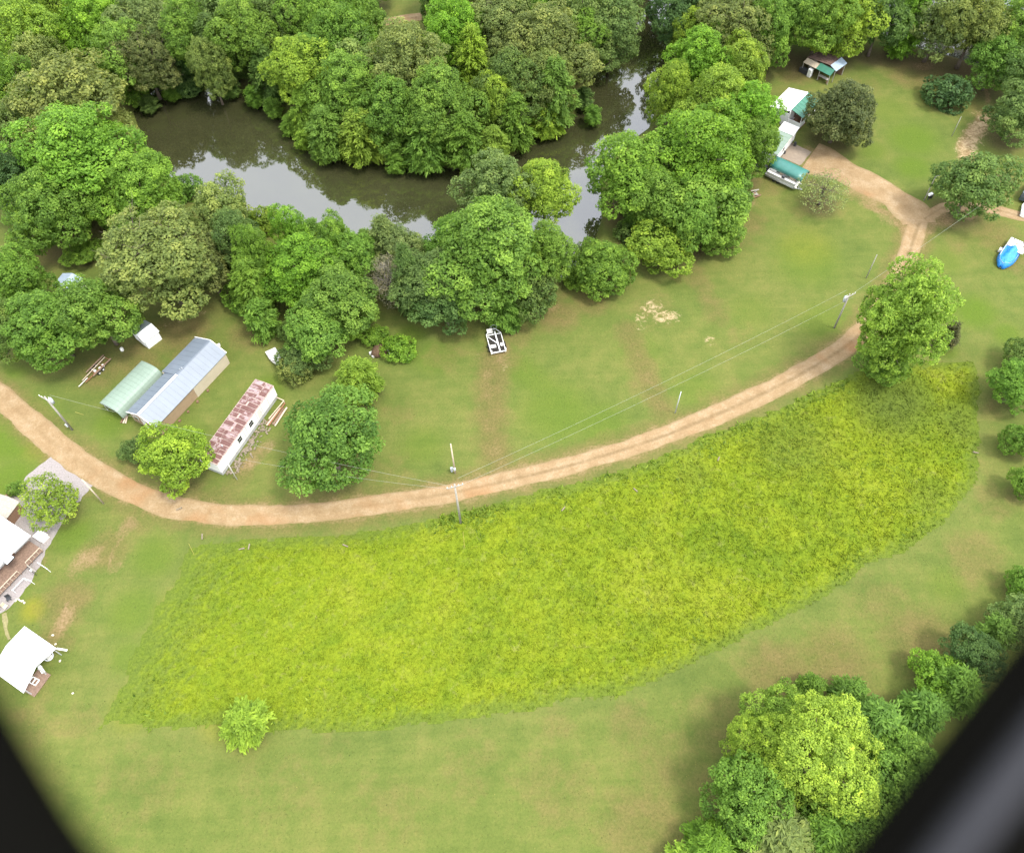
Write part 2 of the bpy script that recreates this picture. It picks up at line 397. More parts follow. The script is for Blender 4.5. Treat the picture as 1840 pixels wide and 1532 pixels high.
def inside(x, y, poly):
    r = np.zeros(x.shape, bool); n = len(poly)
    for i in range(n):
        x0, y0 = poly[i][:2]; x1, y1 = poly[(i+1) % n][:2]
        if y0 == y1: continue
        c = ((y0 > y) != (y1 > y)) & (x < (x1-x0)*(y-y0)/(y1-y0)+x0)
        r ^= c
    return r

def dist_line(x, y, pts, closed=False):
    d = np.full(x.shape, 1e9); n = len(pts)
    for i in range(n if closed else n-1):
        x0, y0 = pts[i][:2]; x1, y1 = pts[(i+1) % n][:2]
        dx, dy = x1-x0, y1-y0; L = dx*dx+dy*dy+1e-9
        t = np.clip(((x-x0)*dx+(y-y0)*dy)/L, 0, 1)
        d = np.minimum(d, np.hypot(x-x0-t*dx, y-y0-t*dy))
    return d

def smooth01(e0, e1, v):
    t = np.clip((v-e0)/(e1-e0), 0, 1); return t*t*(3-2*t)

def spline(pts, step=.5):
    """Catmull-Rom through 2-D points, even steps"""
    p = np.array([(q[0], q[1]) for q in pts]); p = np.vstack([2*p[0]-p[1], p, 2*p[-1]-p[-2]]); o = []
    for i in range(1, len(p)-2):
        t = np.linspace(0, 1, 24, endpoint=False)[:, None]
        o.append(.5*((2*p[i])+(-p[i-1]+p[i+1])*t+(2*p[i-1]-5*p[i]+4*p[i+1]-p[i+2])*t**2+(-p[i-1]+3*p[i]-3*p[i+1]+p[i+2])*t**3))
    o = np.vstack(o+[p[-2:-1]]); s = np.r_[0, np.cumsum(np.hypot(*np.diff(o, axis=0).T))]
    k = np.arange(0, s[-1], step); return np.c_[np.interp(k, s, o[:, 0]), np.interp(k, s, o[:, 1])]

def wob(n, amp, sc, seed):
    """smooth 1-D wobble of several octaves"""
    r = np.random.default_rng(seed); o = np.zeros(n); x = np.arange(n)
    for k in (1, 2.3, 5.1):
        m = max(3, int(n/sc*k)+3); o += np.interp(x, np.linspace(0, n, m), r.normal(0, 1, m))*amp/k**.7
    return o
# ------------------------------------------------------------------ ground plan (survey points -> metres)
G = lambda pts, z=0.0: [tuple(P(x, y, z)[:2]) for x, y in pts]
pond = G([(240,200),(280,160),(340,150),(410,158),(470,185),(515,222),(560,268),(640,292),(760,298),(850,308),(930,278),(965,235),(1035,210),(1052,160),(1085,112),(1125,70),(1160,20),(1178,-40),(1236,-40),(1232,20),(1222,70),(1207,115),(1192,160),(1165,230),(1110,270),(1078,320),(1080,395),(1062,450),(1040,492),(1012,500),(960,478),(870,450),(760,432),(640,420),(520,402),(420,380),(330,335),(270,290)], -.7)
lake_r = G([(1440,-260),(1470,10),(1540,52),(1600,72),(1660,88),(1720,104),(1790,128),(1870,150),(2050,190),(2500,120),(2500,-260)], -.7)
lake_l = G([(-700,60),(-100,34),(40,14),(120,-8),(330,-40),(700,-70),(1100,-110),(1300,-260),(400,-330),(-700,-200)], -.7)
road_c = spline(G([(-190,560),(-90,640),(0,711),(60,765),(110,806),(160,841),(210,870),(265,896),(330,914),(400,924),(500,925),(600,917),(700,903),(800,887),(900,866),(1000,842),(1100,814),(1200,780),(1300,739),(1400,692),(1490,642),(1548,598),(1590,545),(1620,490),(1638,440),(1652,396)]))
drive_c = spline(G([(1652,402),(1640,382),(1600,352),(1555,327),(1505,303),(1470,288),(1452,281)]))
track_c = spline(G([(1660,394),(1700,372),(1760,372),(1800,380),(1850,393),(1960,420)]))
meadow_p = G([(190,1305),(215,1240),(250,1160),(300,1068),(345,976),(420,972),(500,968),(600,960),(700,944),(820,922),(900,904),(1000,880),(1100,852),(1200,818),(1300,778),(1400,733),(1490,688),(1540,668),(1640,652),(1752,650),(1758,700),(1757,850),(1740,884),(1700,925),(1640,978),(1560,1022),(1500,1062),(1400,1115),(1300,1160),(1200,1217),(1110,1255),(1000,1266),(850,1286),(700,1300),(550,1308),(390,1313)])

# fine central grid, growing outwards to the horizon: one sheet
def axis(a, b, step):
    c = np.arange(a, b+1e-6, step); g = np.cumsum(step*1.35**np.arange(1, 29))
    return np.r_[a-g[::-1], c, b+g]
ax_x = axis(-122, 128, .55); ax_y = axis(6, 206, .55)
gx, gy = np.meshgrid(ax_x, ax_y); sh = gx.shape; X = gx.ravel(); Y = gy.ravel()
near = (X > -240) & (X < 250) & (Y > -60) & (Y < 420)
Z = np.zeros(X.shape)
for poly, dep in ((pond, 2.0), (lake_r, 2.5), (lake_l, 2.5)):
    ins = inside(X, Y, poly); d = dist_line(X, Y, poly, True)
    sd_ = np.where(ins, d, -d)
    Z = np.minimum(Z, -dep*smooth01(-1.6, 2.2, sd_))
att = {k: np.zeros(X.shape) for k in ('dirt', 'dry', 'lush', 'litter_shade', 'sand', 'yellow')}
def blob(name, px, py, r, s=1.0, asp=1.0, ang=0.0, soft=.25):
    """patch of ground cover: centre and radius surveyed in the photograph"""
    c = P(px, py); k = pxm(c); R = r/k
    dx, dy = X-c.x, Y-c.y; ca, sa = math.cos(ang), math.sin(ang)
    u = (dx*ca+dy*sa)/asp; v = -dx*sa+dy*ca
    d = np.hypot(u, v)/R
    att[name] = np.maximum(att[name], s*(1-smooth01(soft, 1.0, d)))
def streak(name, pts, w, s=1.0):
    d = dist_line(X, Y, G(pts)); att[name] = np.maximum(att[name], s*(1-smooth01(.15*w, w, d)))
for a in [(880,720,60,.75),(885,790,60,.6),(895,650,70,.8),(800,640,60,.55),(720,740,50,.5),(1000,565,70,.95),(1060,540,60,.9),(930,600,50,.7),
          (1350,400,50,.8),(1330,430,50,.6),(1230,480,60,.5),(1180,560,70,.55),(1330,610,60,.3),(1160,690,60,.55),(1270,720,50,.3),
          (330,600,80,1.0),(450,600,60,.95),(250,640,70,.9),(180,670,70,.75),(530,590,40,.8),(70,640,40,.3),(400,900,60,.7),(330,880,60,.75),(700,860,80,.5),(430,850,50,.7),
          (120,1080,80,.95),(100,1150,60,.8),(190,990,70,.85),(250,930,60,.7),(60,1290,80,.6),(150,1290,60,.5),
          (1400,1210,110,.95),(1500,1190,110,.95),(1650,1150,110,.9),(1580,1080,90,.6),(1300,1300,110,.65),(1200,1380,130,.6),(1150,1480,130,.75),(1000,1420,120,.55),(850,1380,110,.4),(700,1460,120,.4),(1750,1000,90,.7),(1790,900,60,.7),(1780,740,40,.55),(500,1420,130,.35),(250,1420,140,.4),(1130,1300,70,.7),(1000,1300,60,.5),(600,1340,60,.4),
          (1650,130,90,1.0),(1600,110,60,.9),(1740,120,60,1.0),(1760,200,40,.8),(1430,130,60,1.0),(1410,110,50,1.0),(1560,150,50,.4),(1800,330,60,.9),(1790,420,70,.7),(1840,480,50,.7),(1720,440,40,.4),(1690,380,40,.6),(1470,330,40,.5),(1440,380,50,.35),(1380,330,50,.7),(1790,640,40,.3),(1480,660,50,.3),(1400,690,40,.3),(70,470,60,.9)]:
    blob('dry', *a)
for a in [(30,780,110,1),(20,860,70,1),(30,660,40,.9),(480,700,50,.8),(440,760,50,.7),(200,760,50,.8),(330,790,60,.8),(780,640,60,.5),(760,800,60,.5),(1000,740,100,.7),(1080,760,70,.6),(1250,700,60,.5),(1150,630,60,.3),(1450,470,90,.6),(1480,580,70,.6),(1350,560,60,.35),(1600,200,60,.5),(1640,250,70,.9),(1640,300,50,.9),(1570,270,40,.6),(1700,470,50,.5),(1750,560,60,1),(1700,630,30,.8),(1810,600,40,.8),(240,1100,70,.7),(280,1000,60,.7),(130,960,50,.8),(230,1180,50,.7),(30,1060,40,.5),(1700,1050,50,.5),(1480,1170,60,.4),(560,610,50,.5),(740,600,40,.7)]:
    blob('lush', *a)
for a in [(60,1095,35,.9),(330,1100,70,.6),(300,1200,60,.6),(240,1270,60,.5),(370,1030,60,.7),(1450,440,70,.3),(80,800,50,.5),(400,1290,60,.5),(1720,780,40,.4)]:
    blob('yellow', *a)
for a in [(230,945,26,.75,1.7,.9),(150,1010,38,.7,1.9,.9),(210,1020,20,.6,1.5,.9),(110,1125,30,.75,2.2,1.2),(900,625,34,.7),(905,650,26,.6),(1270,740,20,.3),(450,590,30,.5),(460,820,30,.75,2.5,.9),(1345,360,36,.6),(1740,170,30,.55),(1660,120,34,.5),(1420,280,40,.9),(1560,355,44,.8,1.8,-.5),(1600,395,36,.55,1.3,-.9),(1740,385,26,.8),(1690,395,40,.8),(1690,180,20,.3),(1350,430,30,.35),(1000,550,40,.35),(75,1010,20,.6),(60,1225,36,.9),(330,610,40,.35),(1800,360,30,.6)]:
    blob('dirt', *a)
for p_, w_, s_ in [([(1736,282),(1735,262),(1752,236),(1772,212)], 3.0, 1.0), ([(1772,212),(1776,180),(1770,150)], 1.2, .7), ([(1735,280),(1720,320)], .9, .6),
                   ([(880,640),(878,720),(885,800),(900,850)], 2.0, .35), ([(1150,640),(1180,720)], 1.6, .35), ([(1290,560),(1240,470)], 2.0, .2), ([(240,935),(205,985),(195,1030)], .7, .6), ([(120,1085),(103,1145)], .7, .75),
                   ([(1560,370),(1600,385),(1625,410),(1632,440)], 1.8, .9)]:
    streak('dirt', p_, w_, s_)
for a in [(1172,553,30,1.0),(1190,568,26,.95),(1152,570,20,.8),(1212,568,22,.85),(1275,612,14,.7),(1150,590,14,.6),(1520,655,20,.0),(1720,660,18,.6),(860,640,14,.45),(905,660,14,.6),(1213,95,14,1.0),(1216,75,10,1.0),(1216,112,10,1.0)]:
    blob('sand', *a)
streak('sand', [(1737,280),(1738,262),(1754,236),(1771,214)], 3.2, 1.0); streak('sand', [(300,585),(365,560)], 1.0, .4)
streak('dry', [(888,640),(882,720),(886,800),(905,862)], 4.5, 1.0); streak('dry', [(1125,590),(1155,660),(1190,740)], 3.5, .9); streak('dry', [(1290,570),(1240,480)], 3.5, .7); streak('lush', [(930,660),(1080,780)], 4, .6)
dr = dist_line(X, Y, road_c[::4]); att['dirt'] = np.maximum(att['dirt'], .62*(1-smooth01(1.6, 2.9, dr)))
att['dry'] = np.maximum(att['dry'], .8*(1-smooth01(2.0, 5.0, dr)))
dd = dist_line(X, Y, drive_c[::4]); att['dirt'] = np.maximum(att['dirt'], .7*(1-smooth01(2.2, 4.0, dd)))
ZBANK = Z < -.15
att['lush'] = np.maximum(att['lush'], np.where(ZBANK, 1.0, 0)); att['litter_shade'] = np.maximum(att['litter_shade'], np.where(ZBANK, .45, 0))
GROUND = dict(X=X, Y=Y, Z=Z, att=att, sh=sh)      # meshed at the end, once the litter and painted shade under the trees are known

def sheet(name, poly, z, material, step=.8, jitter=.25, seed=1, attrs=None):
    """flat sheet with a ragged outline"""
    p = np.array(poly+[poly[0]]); s = np.r_[0, np.cumsum(np.hypot(*np.diff(p, axis=0).T))]
    k = np.arange(0, s[-1], step); x = np.interp(k, s, p[:, 0]); y = np.interp(k, s, p[:, 1])
    r = np.random.default_rng(seed); n = len(k)
    jx, jy = r.normal(0, jitter, n), r.normal(0, jitter, n)
    mb = MB(); mb.add([(x[i]+jx[i], y[i]+jy[i], z) for i in range(n)], [tuple(range(n))])
    o = mb.build(name, material); o['kind'] = 'structure'
    if o.data.polygons[0].normal.z < 0: o.data.flip_normals()
    return o

def water(name, poly, z, material):
    xs = [p[0] for p in poly]; ys = [p[1] for p in poly]
    mb = MB(); mb.add([(min(xs)-3, min(ys)-3, z), (max(xs)+3, min(ys)-3, z), (max(xs)+3, max(ys)+3, z), (min(xs)-3, max(ys)+3, z)], [(0, 1, 2, 3)])
    o = mb.build(name, material); o['kind'] = 'structure'; return o
water('pond', pond, -.7, M['water'])
water('river', lake_l, -.72, M['lake']); water('lake', lake_r, -.74, M['lake'])

def strip(name, c, half, z, material, seed, grassy=None):
    """carriageway: strip with ragged edges, wheel ruts a few cm deep, low crown"""
    n = len(c); t = np.gradient(c, axis=0); t /= np.hypot(t[:, 0], t[:, 1])[:, None]; nrm = np.c_[-t[:, 1], t[:, 0]]
    hl = half(np.linspace(0, 1, n)); wl = hl+wob(n, .10, 9, seed)+rng.normal(0, .03, n); wr = hl+wob(n, .10, 9, seed+1)+rng.normal(0, .03, n)
    m = 17; u = np.linspace(-1, 1, m); vs = np.zeros((n, m, 3)); ac = np.zeros((n, m))
    for j in range(m):
        w_ = np.where(u[j] < 0, wr, wl)*u[j]
        vs[:, j, :2] = c+nrm*w_[:, None]
        a_ = abs(u[j]); vs[:, j, 2] = z + .07*(1-a_**4) - .035*np.exp(-((a_-.48)/.13)**2)
        ac[:, j] = u[j]
    vs[:, 0, 2] = vs[:, -1, 2] = -.03
    i = np.arange(n-1)[:, None]*m+np.arange(m-1)[None]
    f = np.stack([i, i+m, i+m+1, i+1], -1).reshape(-1, 4)
    g = np.zeros(n) if grassy is None else grassy
    me = grid_mesh(name, vs.reshape(-1, 3), f, {'across': ac.ravel(), 'grassy': np.repeat(g, m)})
    o = link(name, me, material); o['kind'] = 'structure'
    if me.polygons[0].normal.z < 0: me.flip_normals()
    return o
nr = len(road_c); gr = smooth01(.42, .58, np.linspace(0, 1, nr))
strip('dirt_road', road_c, lambda s: 1.82-.22*s+.18*np.sin(s*9), .004, M['road'], 3, gr*.9)
strip('driveway', drive_c, lambda s: 2.5+1.2*np.exp(-((s-.12)/.14)**2)+.8*np.exp(-((s-.55)/.2)**2)+2.2*smooth01(.65, .95, s), .012, M['road'], 9)
strip('dirt_track', track_c, lambda s: 1.2+0*s, .008, M['road'], 15, np.full(len(track_c), .6))
far_road = spline(G([(640,46),(690,40),(755,30),(830,16),(900,4)])); strip('farm_track', far_road, lambda s: 1.5+0*s, .004, M['road'], 21, np.full(len(far_road), .3))
sheet('gravel_pad', G([(95,820),(122,826),(170,868),(150,892),(128,912),(110,945),(90,975),(76,1008),(55,1048),(20,1088),(0,1104),(-60,1150),(-120,1060),(-60,960),(0,905),(40,870),(62,840)]), .010, M['gravel'], seed=4, jitter=.12)
sheet('concrete_slab', G([(1404,283),(1438,298),(1458,273),(1422,256)]), .028, M['concrete'], jitter=0.03, seed=5, step=.6)

# ------------------------------------------------------------------ the unmown meadow: raised sward plus blades
def wobbled(poly, amp, seed):
    p = np.array(poly+[poly[0]]); s_ = np.r_[0, np.cumsum(np.hypot(*np.diff(p, axis=0).T))]; k = np.arange(0, s_[-1], .5)
    a = np.c_[np.interp(k, s_, p[:, 0]), np.interp(k, s_, p[:, 1])]; w1, w2 = wob(len(k), amp, 14, seed), wob(len(k), amp, 14, seed+1)
    return [(x+i, y+j) for (x, y), i, j in zip(a, w1, w2)]
meadow_p = wobbled(meadow_p, .34, 40)
mx_, my_ = np.array(meadow_p).T
def _ring(poly, step=.5, jit=.16, seed=2):
    p = np.array(poly+[poly[0]]); s = np.r_[0, np.cumsum(np.hypot(*np.diff(p, axis=0).T))]
    k = np.arange(0, s[-1], step); r = np.random.default_rng(seed)
    return [(a+r.normal(0, jit), b+r.normal(0, jit)) for a, b in zip(np.interp(k, s, p[:, 0]), np.interp(k, s, p[:, 1]))]
mxs = np.arange(mx_.min(), mx_.max(), .5); mys = np.arange(my_.min(), my_.max(), .5)
qx, qy = np.meshgrid(mxs, mys); dM = dist_line(qx, qy, meadow_p, True); iM = inside(qx, qy, meadow_p)
sdm = np.where(iM, dM, -dM)+rng.normal(0, .12, qx.shape)
hgt = .16*smooth01(-.3, 4.0, sdm)*(1+.35*rng.normal(0, 1, qx.shape)*.5)+.02
# towards the left end the sward thins out into the mown grass
LP0, LP1 = P(190, 1305), P(345, 975); ln_ = Vector((LP1.y-LP0.y, LP0.x-LP1.x)).normalized()
left_d = lambda x, y: (x-LP0.x)*ln_.x+(y-LP0.y)*ln_.y     # metres in from the left edge
thin = smooth01(0, 1, left_d(qx, qy)/9)
hgt = np.where(sdm > -.3, hgt*(.25+.75*thin), -.05)
keep = (sdm > -.45)
ny_, nx_ = qx.shape
idx = np.arange(ny_*nx_).reshape(ny_, nx_)
fk = keep[:-1, :-1] & keep[1:, :-1] & keep[:-1, 1:] & keep[1:, 1:]
fq = np.stack([idx[:-1, :-1], idx[:-1, 1:], idx[1:, 1:], idx[1:, :-1]], -1)[fk]
dull = np.zeros(qx.shape)
for px_, py_, r_, s_ in [(1600,720,120,1),(1730,760,80,.8),(1420,790,120,.55),(1240,850,60,.4),(230,1250,90,.7),(300,1120,100,.4),(1680,900,70,.5),(600,1280,60,.3)]:
    c_ = P(px_, py_); R_m = r_/pxm(c_); dull = np.maximum(dull, s_*(1-smooth01(.2, 1, np.hypot(qx-c_.x, qy-c_.y)/R_m)))
me = grid_mesh('meadow', np.c_[qx.ravel(), qy.ravel(), hgt.ravel()], fq, {'dull': np.maximum(np.maximum(dull, .9*(1-smooth01(0, 2.6, sdm+.5*rng.normal(0, 1, qx.shape)))), .95*(1-smooth01(-1, 10, left_d(qx, qy)+3*rng.normal(0,1,qx.shape)))).ravel()})
o = link('meadow', me, M['meadow']); o['kind'] = 'structure'

def blades(name, x, y, z, h, wd, material, attrs=None, lean=.55, k=3):
    """k leaning triangular blades per tuft, as one mesh"""
    n = len(x); vs = []; tint = []
    for j in range(k):
        a = rng.uniform(0, 2*np.pi, n); b = rng.uniform(0, 2*np.pi, n); hh = h*rng.uniform(.55, 1.25, n); ww = wd*rng.uniform(.6, 1.3, n); l = hh*lean*rng.uniform(.3, 1.4, n)
        ox, oy = rng.normal(0, .1, n)*wd/.15, rng.normal(0, .1, n)*wd/.15
        p0 = np.c_[x+ox-np.cos(a)*ww, y+oy-np.sin(a)*ww, z]; p1 = np.c_[x+ox+np.cos(a)*ww, y+oy+np.sin(a)*ww, z]
        p2 = np.c_[x+ox+np.cos(b)*l, y+oy+np.sin(b)*l, z+hh]
        vs.append(np.stack([p0, p1, p2], 1)); tint.append(np.clip(rng.normal(.5, .2, n), 0, 1))
    v = np.concatenate(vs).reshape(-1, 3); f = np.arange(len(v)).reshape(-1, 3)
    pa = {q: np.repeat(np.concatenate([w_]*k), 3) for q, w_ in (attrs or {}).items()}
    me = grid_mesh(name, v, f, pa, smooth=False, face_attrs={'tint': np.concatenate(tint)})
    o = link(name, me, material); o['kind'] = 'stuff'; return o
n0 = 110000
bx = rng.uniform(mx_.min(), mx_.max(), n0); by = rng.uniform(my_.min(), my_.max(), n0)
ok = inside(bx, by, meadow_p); bx, by = bx[ok], by[ok]
thn = smooth01(0, 1, left_d(bx, by)/9); dE = dist_line(bx, by, meadow_p[::6], True); ok = rng.random(len(bx)) < (.03+.97*thn)*(.35+.65*smooth01(0, 3, dE)); bx, by, thn = bx[ok], by[ok], thn[ok]
dl = np.zeros(bx.shape)
for px_, py_, r_, s_ in [(1600,720,120,1),(1730,760,80,.8),(1420,790,120,.55),(1240,850,60,.4),(230,1250,90,.7),(300,1120,100,.4),(1680,900,70,.5)]:
    c_ = P(px_, py_); R_m = r_/pxm(c_); dl = np.maximum(dl, s_*(1-smooth01(.2, 1, np.hypot(bx-c_.x, by-c_.y)/R_m)))
dl = np.maximum(dl, .9*(1-smooth01(-1, 10, left_d(bx, by))))
edge_ = smooth01(0, 3.5, dist_line(bx, by, meadow_p[::6], True))
dl = np.maximum(dl, .8*(1-smooth01(0, 2.6, dE[ok][:len(dl)]))) if len(dE[ok]) == len(dl) else dl
blades('meadow_grass', bx, by, .02+.06*edge_, .22*(.35+.65*thn)*(.35+.65*edge_)*(1+.7*np.clip(rng.normal(0, 1, len(bx)), -1, 2)*np.clip((bx-P(600, 1100).x)/40, 0, 1)), .13, M['meadow_leaf'], {'dull': dl}, lean=1.25)

tx, ty = rng.uniform(-75, 100, 90000), rng.uniform(12, 150, 90000)
keep_ = ~inside(tx, ty, meadow_p) & (dist_line(tx, ty, road_c[::6]) > 2.4) & (dist_line(tx, ty, drive_c[::6]) > 4) & ~inside(tx, ty, pond) & (rng.random(len(tx)) < np.clip(1.25-ty/140, .15, 1))
tx, ty = tx[keep_], ty[keep_]
lg = blades('lawn_tufts', tx, ty, .012*np.ones(len(tx)), .022, .085, M['leaf'], lean=4.0, k=1); lg.color = (.140, .158, .042, 1)
wx, wy = [], []
for px_, py_, r_, n_ in [(1380,790,30,160),(1440,780,40,260),(1400,820,30,120),(1240,880,30,110),(1330,905,26,90),(1480,850,40,160),(1560,900,30,90),(860,925,24,260),(800,935,20,150),(1010,890,22,60),(1100,860,30,80),(1180,835,28,90),(1270,800,26,100),(1330,770,26,110),(1450,715,30,120),(1500,695,26,120),(1640,930,40,120),(1520,1010,40,110),(1300,1010,50,110),(1100,1080,50,90),(1240,1120,40,90),(950,1010,30,70),(1590,830,50,140),(1690,800,40,100),(560,1270,50,60),(700,1240,50,60),(270,1270,40,50)]:
    c_ = P(px_, py_); k_ = pxm(c_); n_ = int(n_*.6); wx.append(rng.normal(c_.x, r_/k_*.8, n_)); wy.append(rng.normal(c_.y, r_/k_*.8, n_))
wx, wy = np.concatenate(wx), np.concatenate(wy); ok = inside(wx, wy, meadow_p); wx, wy = wx[ok], wy[ok]

# ------------------------------------------------------------------ trees
def dirs(r, n, zmin=-1.0, zmax=1.0):
    z = r.uniform(zmin, zmax, n); a = r.uniform(0, 2*np.pi, n); q = np.sqrt(1-z*z)
    return np.c_[q*np.cos(a), q*np.sin(a), z]

def cards(r, pos, nrm, size, asp=1.0, along=None):
    """leaf sprays: slightly folded diamonds"""
    n = len(pos)
    nrm = nrm/np.linalg.norm(nrm, axis=1)[:, None]
    if along is None: along = r.normal(0, 1, (n, 3))
    u = along-nrm*(along*nrm).sum(1)[:, None]; u /= np.linalg.norm(u, axis=1)[:, None]+1e-9
    v = np.cross(nrm, u); s = size[:, None]
    a = pos-u*s*.5*asp; b = pos+u*s*.5*asp; m_ = pos+nrm*s*.08
    c = m_+v*s*.36; d = m_-v*s*.36
    return np.stack([a, d, b, c], 1).reshape(-1, 3)

def crown_broad(seed, R, Hc, nl=9, leaf=.42, puff=1.0, per=64, flat=.0, inner=.12, low=-.7, spread=.5):
    r = np.random.default_rng(seed)
    ld = [np.array([0, 0, .95])]; t_ = 0
    while len(ld) < nl and t_ < 4000:
        t_ += 1; d = dirs(r, 1, max(-.97, low), .9)[0]
        if min(np.linalg.norm(d-q) for q in ld) > 1.55/math.sqrt(nl)*1.25: ld.append(d)
    nl = len(ld)
    lc = np.array([d*np.array([R, R, Hc])*(.66+.12*max(0, -d[2]))*r.uniform(.70, 1.2) for d in ld]+[np.zeros(3)]); lr = np.r_[r.uniform(.23, .43, nl)*R*min(1.25, 3.4/math.sqrt(nl)), .46*R]; nl += 1
    pc, pd, pr_ = [], [], []
    for i in range(nl):
        tries = int(30*(lr[i]/puff)**2)
        for d in dirs(r, tries, -.7, 1):
            p = lc[i]+d*np.array([lr[i], lr[i], lr[i]*Hc/R])*r.uniform(.82, 1.16)
            if p[2] < low*Hc: continue
            if any(np.linalg.norm((p-lc[j])/np.array([1, 1, Hc/R])) < lr[j]*.80 for j in range(nl) if j != i): continue
            q = puff*r.uniform(.55, 1.35)
            if pc and np.min(np.linalg.norm(np.array(pc)-p, axis=1)-np.array(pr_)*.72) < q*.5: continue
            pc.append(p); pd.append(d*.8+p/(np.linalg.norm(p)+1e-6)*.4); pr_.append(q)
    pos, nrm, tin, siz = [], [], [], []
    for p, d, q in zip(pc, pd, pr_):
        d = d/np.linalg.norm(d); n = max(10, int(per*q*q/(leaf/.42)**2*.9))
        e = dirs(r, n); e = np.where((e@d < -.25)[:, None], -e, e)
        rad = q*r.uniform(.45, 1.15, n)**.7
        x = p+e*rad[:, None]*np.array([1, 1, .8])
        pos.append(x); nrm.append(e*.55+d*.25+np.array([0, 0, .55])+r.normal(0, .38, (n, 3)))
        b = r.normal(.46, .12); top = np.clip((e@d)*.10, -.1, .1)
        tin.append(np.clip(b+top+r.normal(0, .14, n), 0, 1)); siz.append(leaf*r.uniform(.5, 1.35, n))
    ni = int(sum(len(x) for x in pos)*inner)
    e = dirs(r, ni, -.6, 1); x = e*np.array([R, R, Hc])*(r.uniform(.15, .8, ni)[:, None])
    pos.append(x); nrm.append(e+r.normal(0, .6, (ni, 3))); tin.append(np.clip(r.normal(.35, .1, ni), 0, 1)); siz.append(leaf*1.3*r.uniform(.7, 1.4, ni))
    return np.concatenate(pos), np.concatenate(nrm), np.concatenate(tin), np.concatenate(siz), lc

def crown_feather(seed, R, Hc, ns=130, leaf=.38, droop=.35, per=46, cone=.35):
    """long drooping sprays, as on cypress and willow-like trees"""
    r = np.random.default_rng(seed); pos, nrm, tin, siz, alo = [], [], [], [], []
    lc = []
    for k in range(ns):
        zf = r.uniform(-1, 1); a = r.uniform(0, 2*np.pi)
        env = math.sqrt(max(.05, 1-abs(zf)**2.2))*(1-cone*(zf+1)/2)
        L = R*env*r.uniform(.75, 1.12)
        d = np.array([math.cos(a), math.sin(a), .35+.5*max(0, zf)]); d /= np.linalg.norm(d)
        n = int(per*(.5+L/R)); t = r.uniform(.25, 1, n)
        base = np.array([0, 0, zf*Hc-.25*L])
        x = base+d*t[:, None]*L; x[:, 2] -= droop*L*t**2
        sp = .34*(1.15-t)*min(1.0, R/4)+.14
        x += r.normal(0, 1, (n, 3))*sp[:, None]*np.array([1, 1, .6])
        tang = d[None]*np.ones((n, 1)); tang[:, 2] -= 2*droop*t
        pos.append(x); alo.append(tang+r.normal(0, .45, (n, 3))); nrm.append(np.array([0, 0, 1.0])+d*.35+r.normal(0, .35, (n, 3)))
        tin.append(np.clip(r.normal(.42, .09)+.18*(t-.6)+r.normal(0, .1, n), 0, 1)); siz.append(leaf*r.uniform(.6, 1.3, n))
        if k % 10 == 0: lc.append(base+d*L*.5)
    return np.concatenate(pos), np.concatenate(nrm), np.concatenate(tin), np.concatenate(siz), np.array(lc), np.concatenate(alo)

def limbs(seed, H, hc, R, lc, r0, fine=0):
    r = random.Random(seed); mb = MB()
    top = hc+.25*R; k = 5; pts, rs = [], []
    for i in range(k+1):
        t = i/k; pts.append((r.uniform(-.12, .12)*t*2, r.uniform(-.12, .12)*t*2, top*t)); rs.append(r0*(1-.72*t)*(1.35 if i == 0 else 1))
    mb.path(pts, rs, 7)
    for c in lc:
        s = r.uniform(.35, .75); a = Vector((0, 0, top*s)); e = Vector((c[0], c[1], c[2]+hc))
        if e.z < a.z: a.z = max(.3*top, e.z-.3*R)
        m_ = (a+e)/2+Vector((r.uniform(-.3, .3), r.uniform(-.3, .3), .12*R)); mb.path([a, m_, e], [r0*.42, r0*.28, r0*.12], 5)
        for q in range(fine):
            f_ = m_.lerp(e, r.uniform(.2, 1)); g_ = f_+Vector((r.uniform(-1, 1), r.uniform(-1, 1), r.uniform(-.2, .9)))*R*.42
            mb.path([f_, (f_+g_)/2+Vector((0, 0, .1)), g_], [r0*.13, r0*.08, r0*.03], 4)
            for q2 in range(3):
                f2 = f_.lerp(g_, r.uniform(.3, 1)); g2 = f2+Vector((r.uniform(-1, 1), r.uniform(-1, 1), r.uniform(-.2, .7)))*R*.22
                mb.tube(f2, g2, r0*.05, r0*.02, 3, cap=False)
    return mb

PROTO = {}
def proto(key, kind, R, Hc, hc, r0, bark='bark', **kw):
    """crown and trunk meshes of one tree form; the root stands at the trunk's foot"""
    seed = kw.pop('seed', 1); fine = kw.pop('fine', 0)
    if kind == 'broad': p_, n_, t_, s_, lc = crown_broad(seed, R, Hc, **kw); al = None
    else: p_, n_, t_, s_, lc, al = crown_feather(seed, R, Hc, **kw)
    r = np.random.default_rng(seed+50)
    v = cards(r, p_, n_, s_, 1.25 if al is None else 2.3, al); v[:, 2] += hc
    if kind == 'bush' or hc < Hc*1.05: v[:, 2] = np.maximum(v[:, 2], .03)
    f = np.arange(len(v)).reshape(-1, 4)
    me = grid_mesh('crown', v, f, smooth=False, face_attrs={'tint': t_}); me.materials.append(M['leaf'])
    tm = limbs(seed, hc+Hc, hc, R, lc, r0, fine).mesh('trunk', True); tm.materials.append(M[bark])
    PROTO[key] = (me, tm, R, hc, hc+Hc)

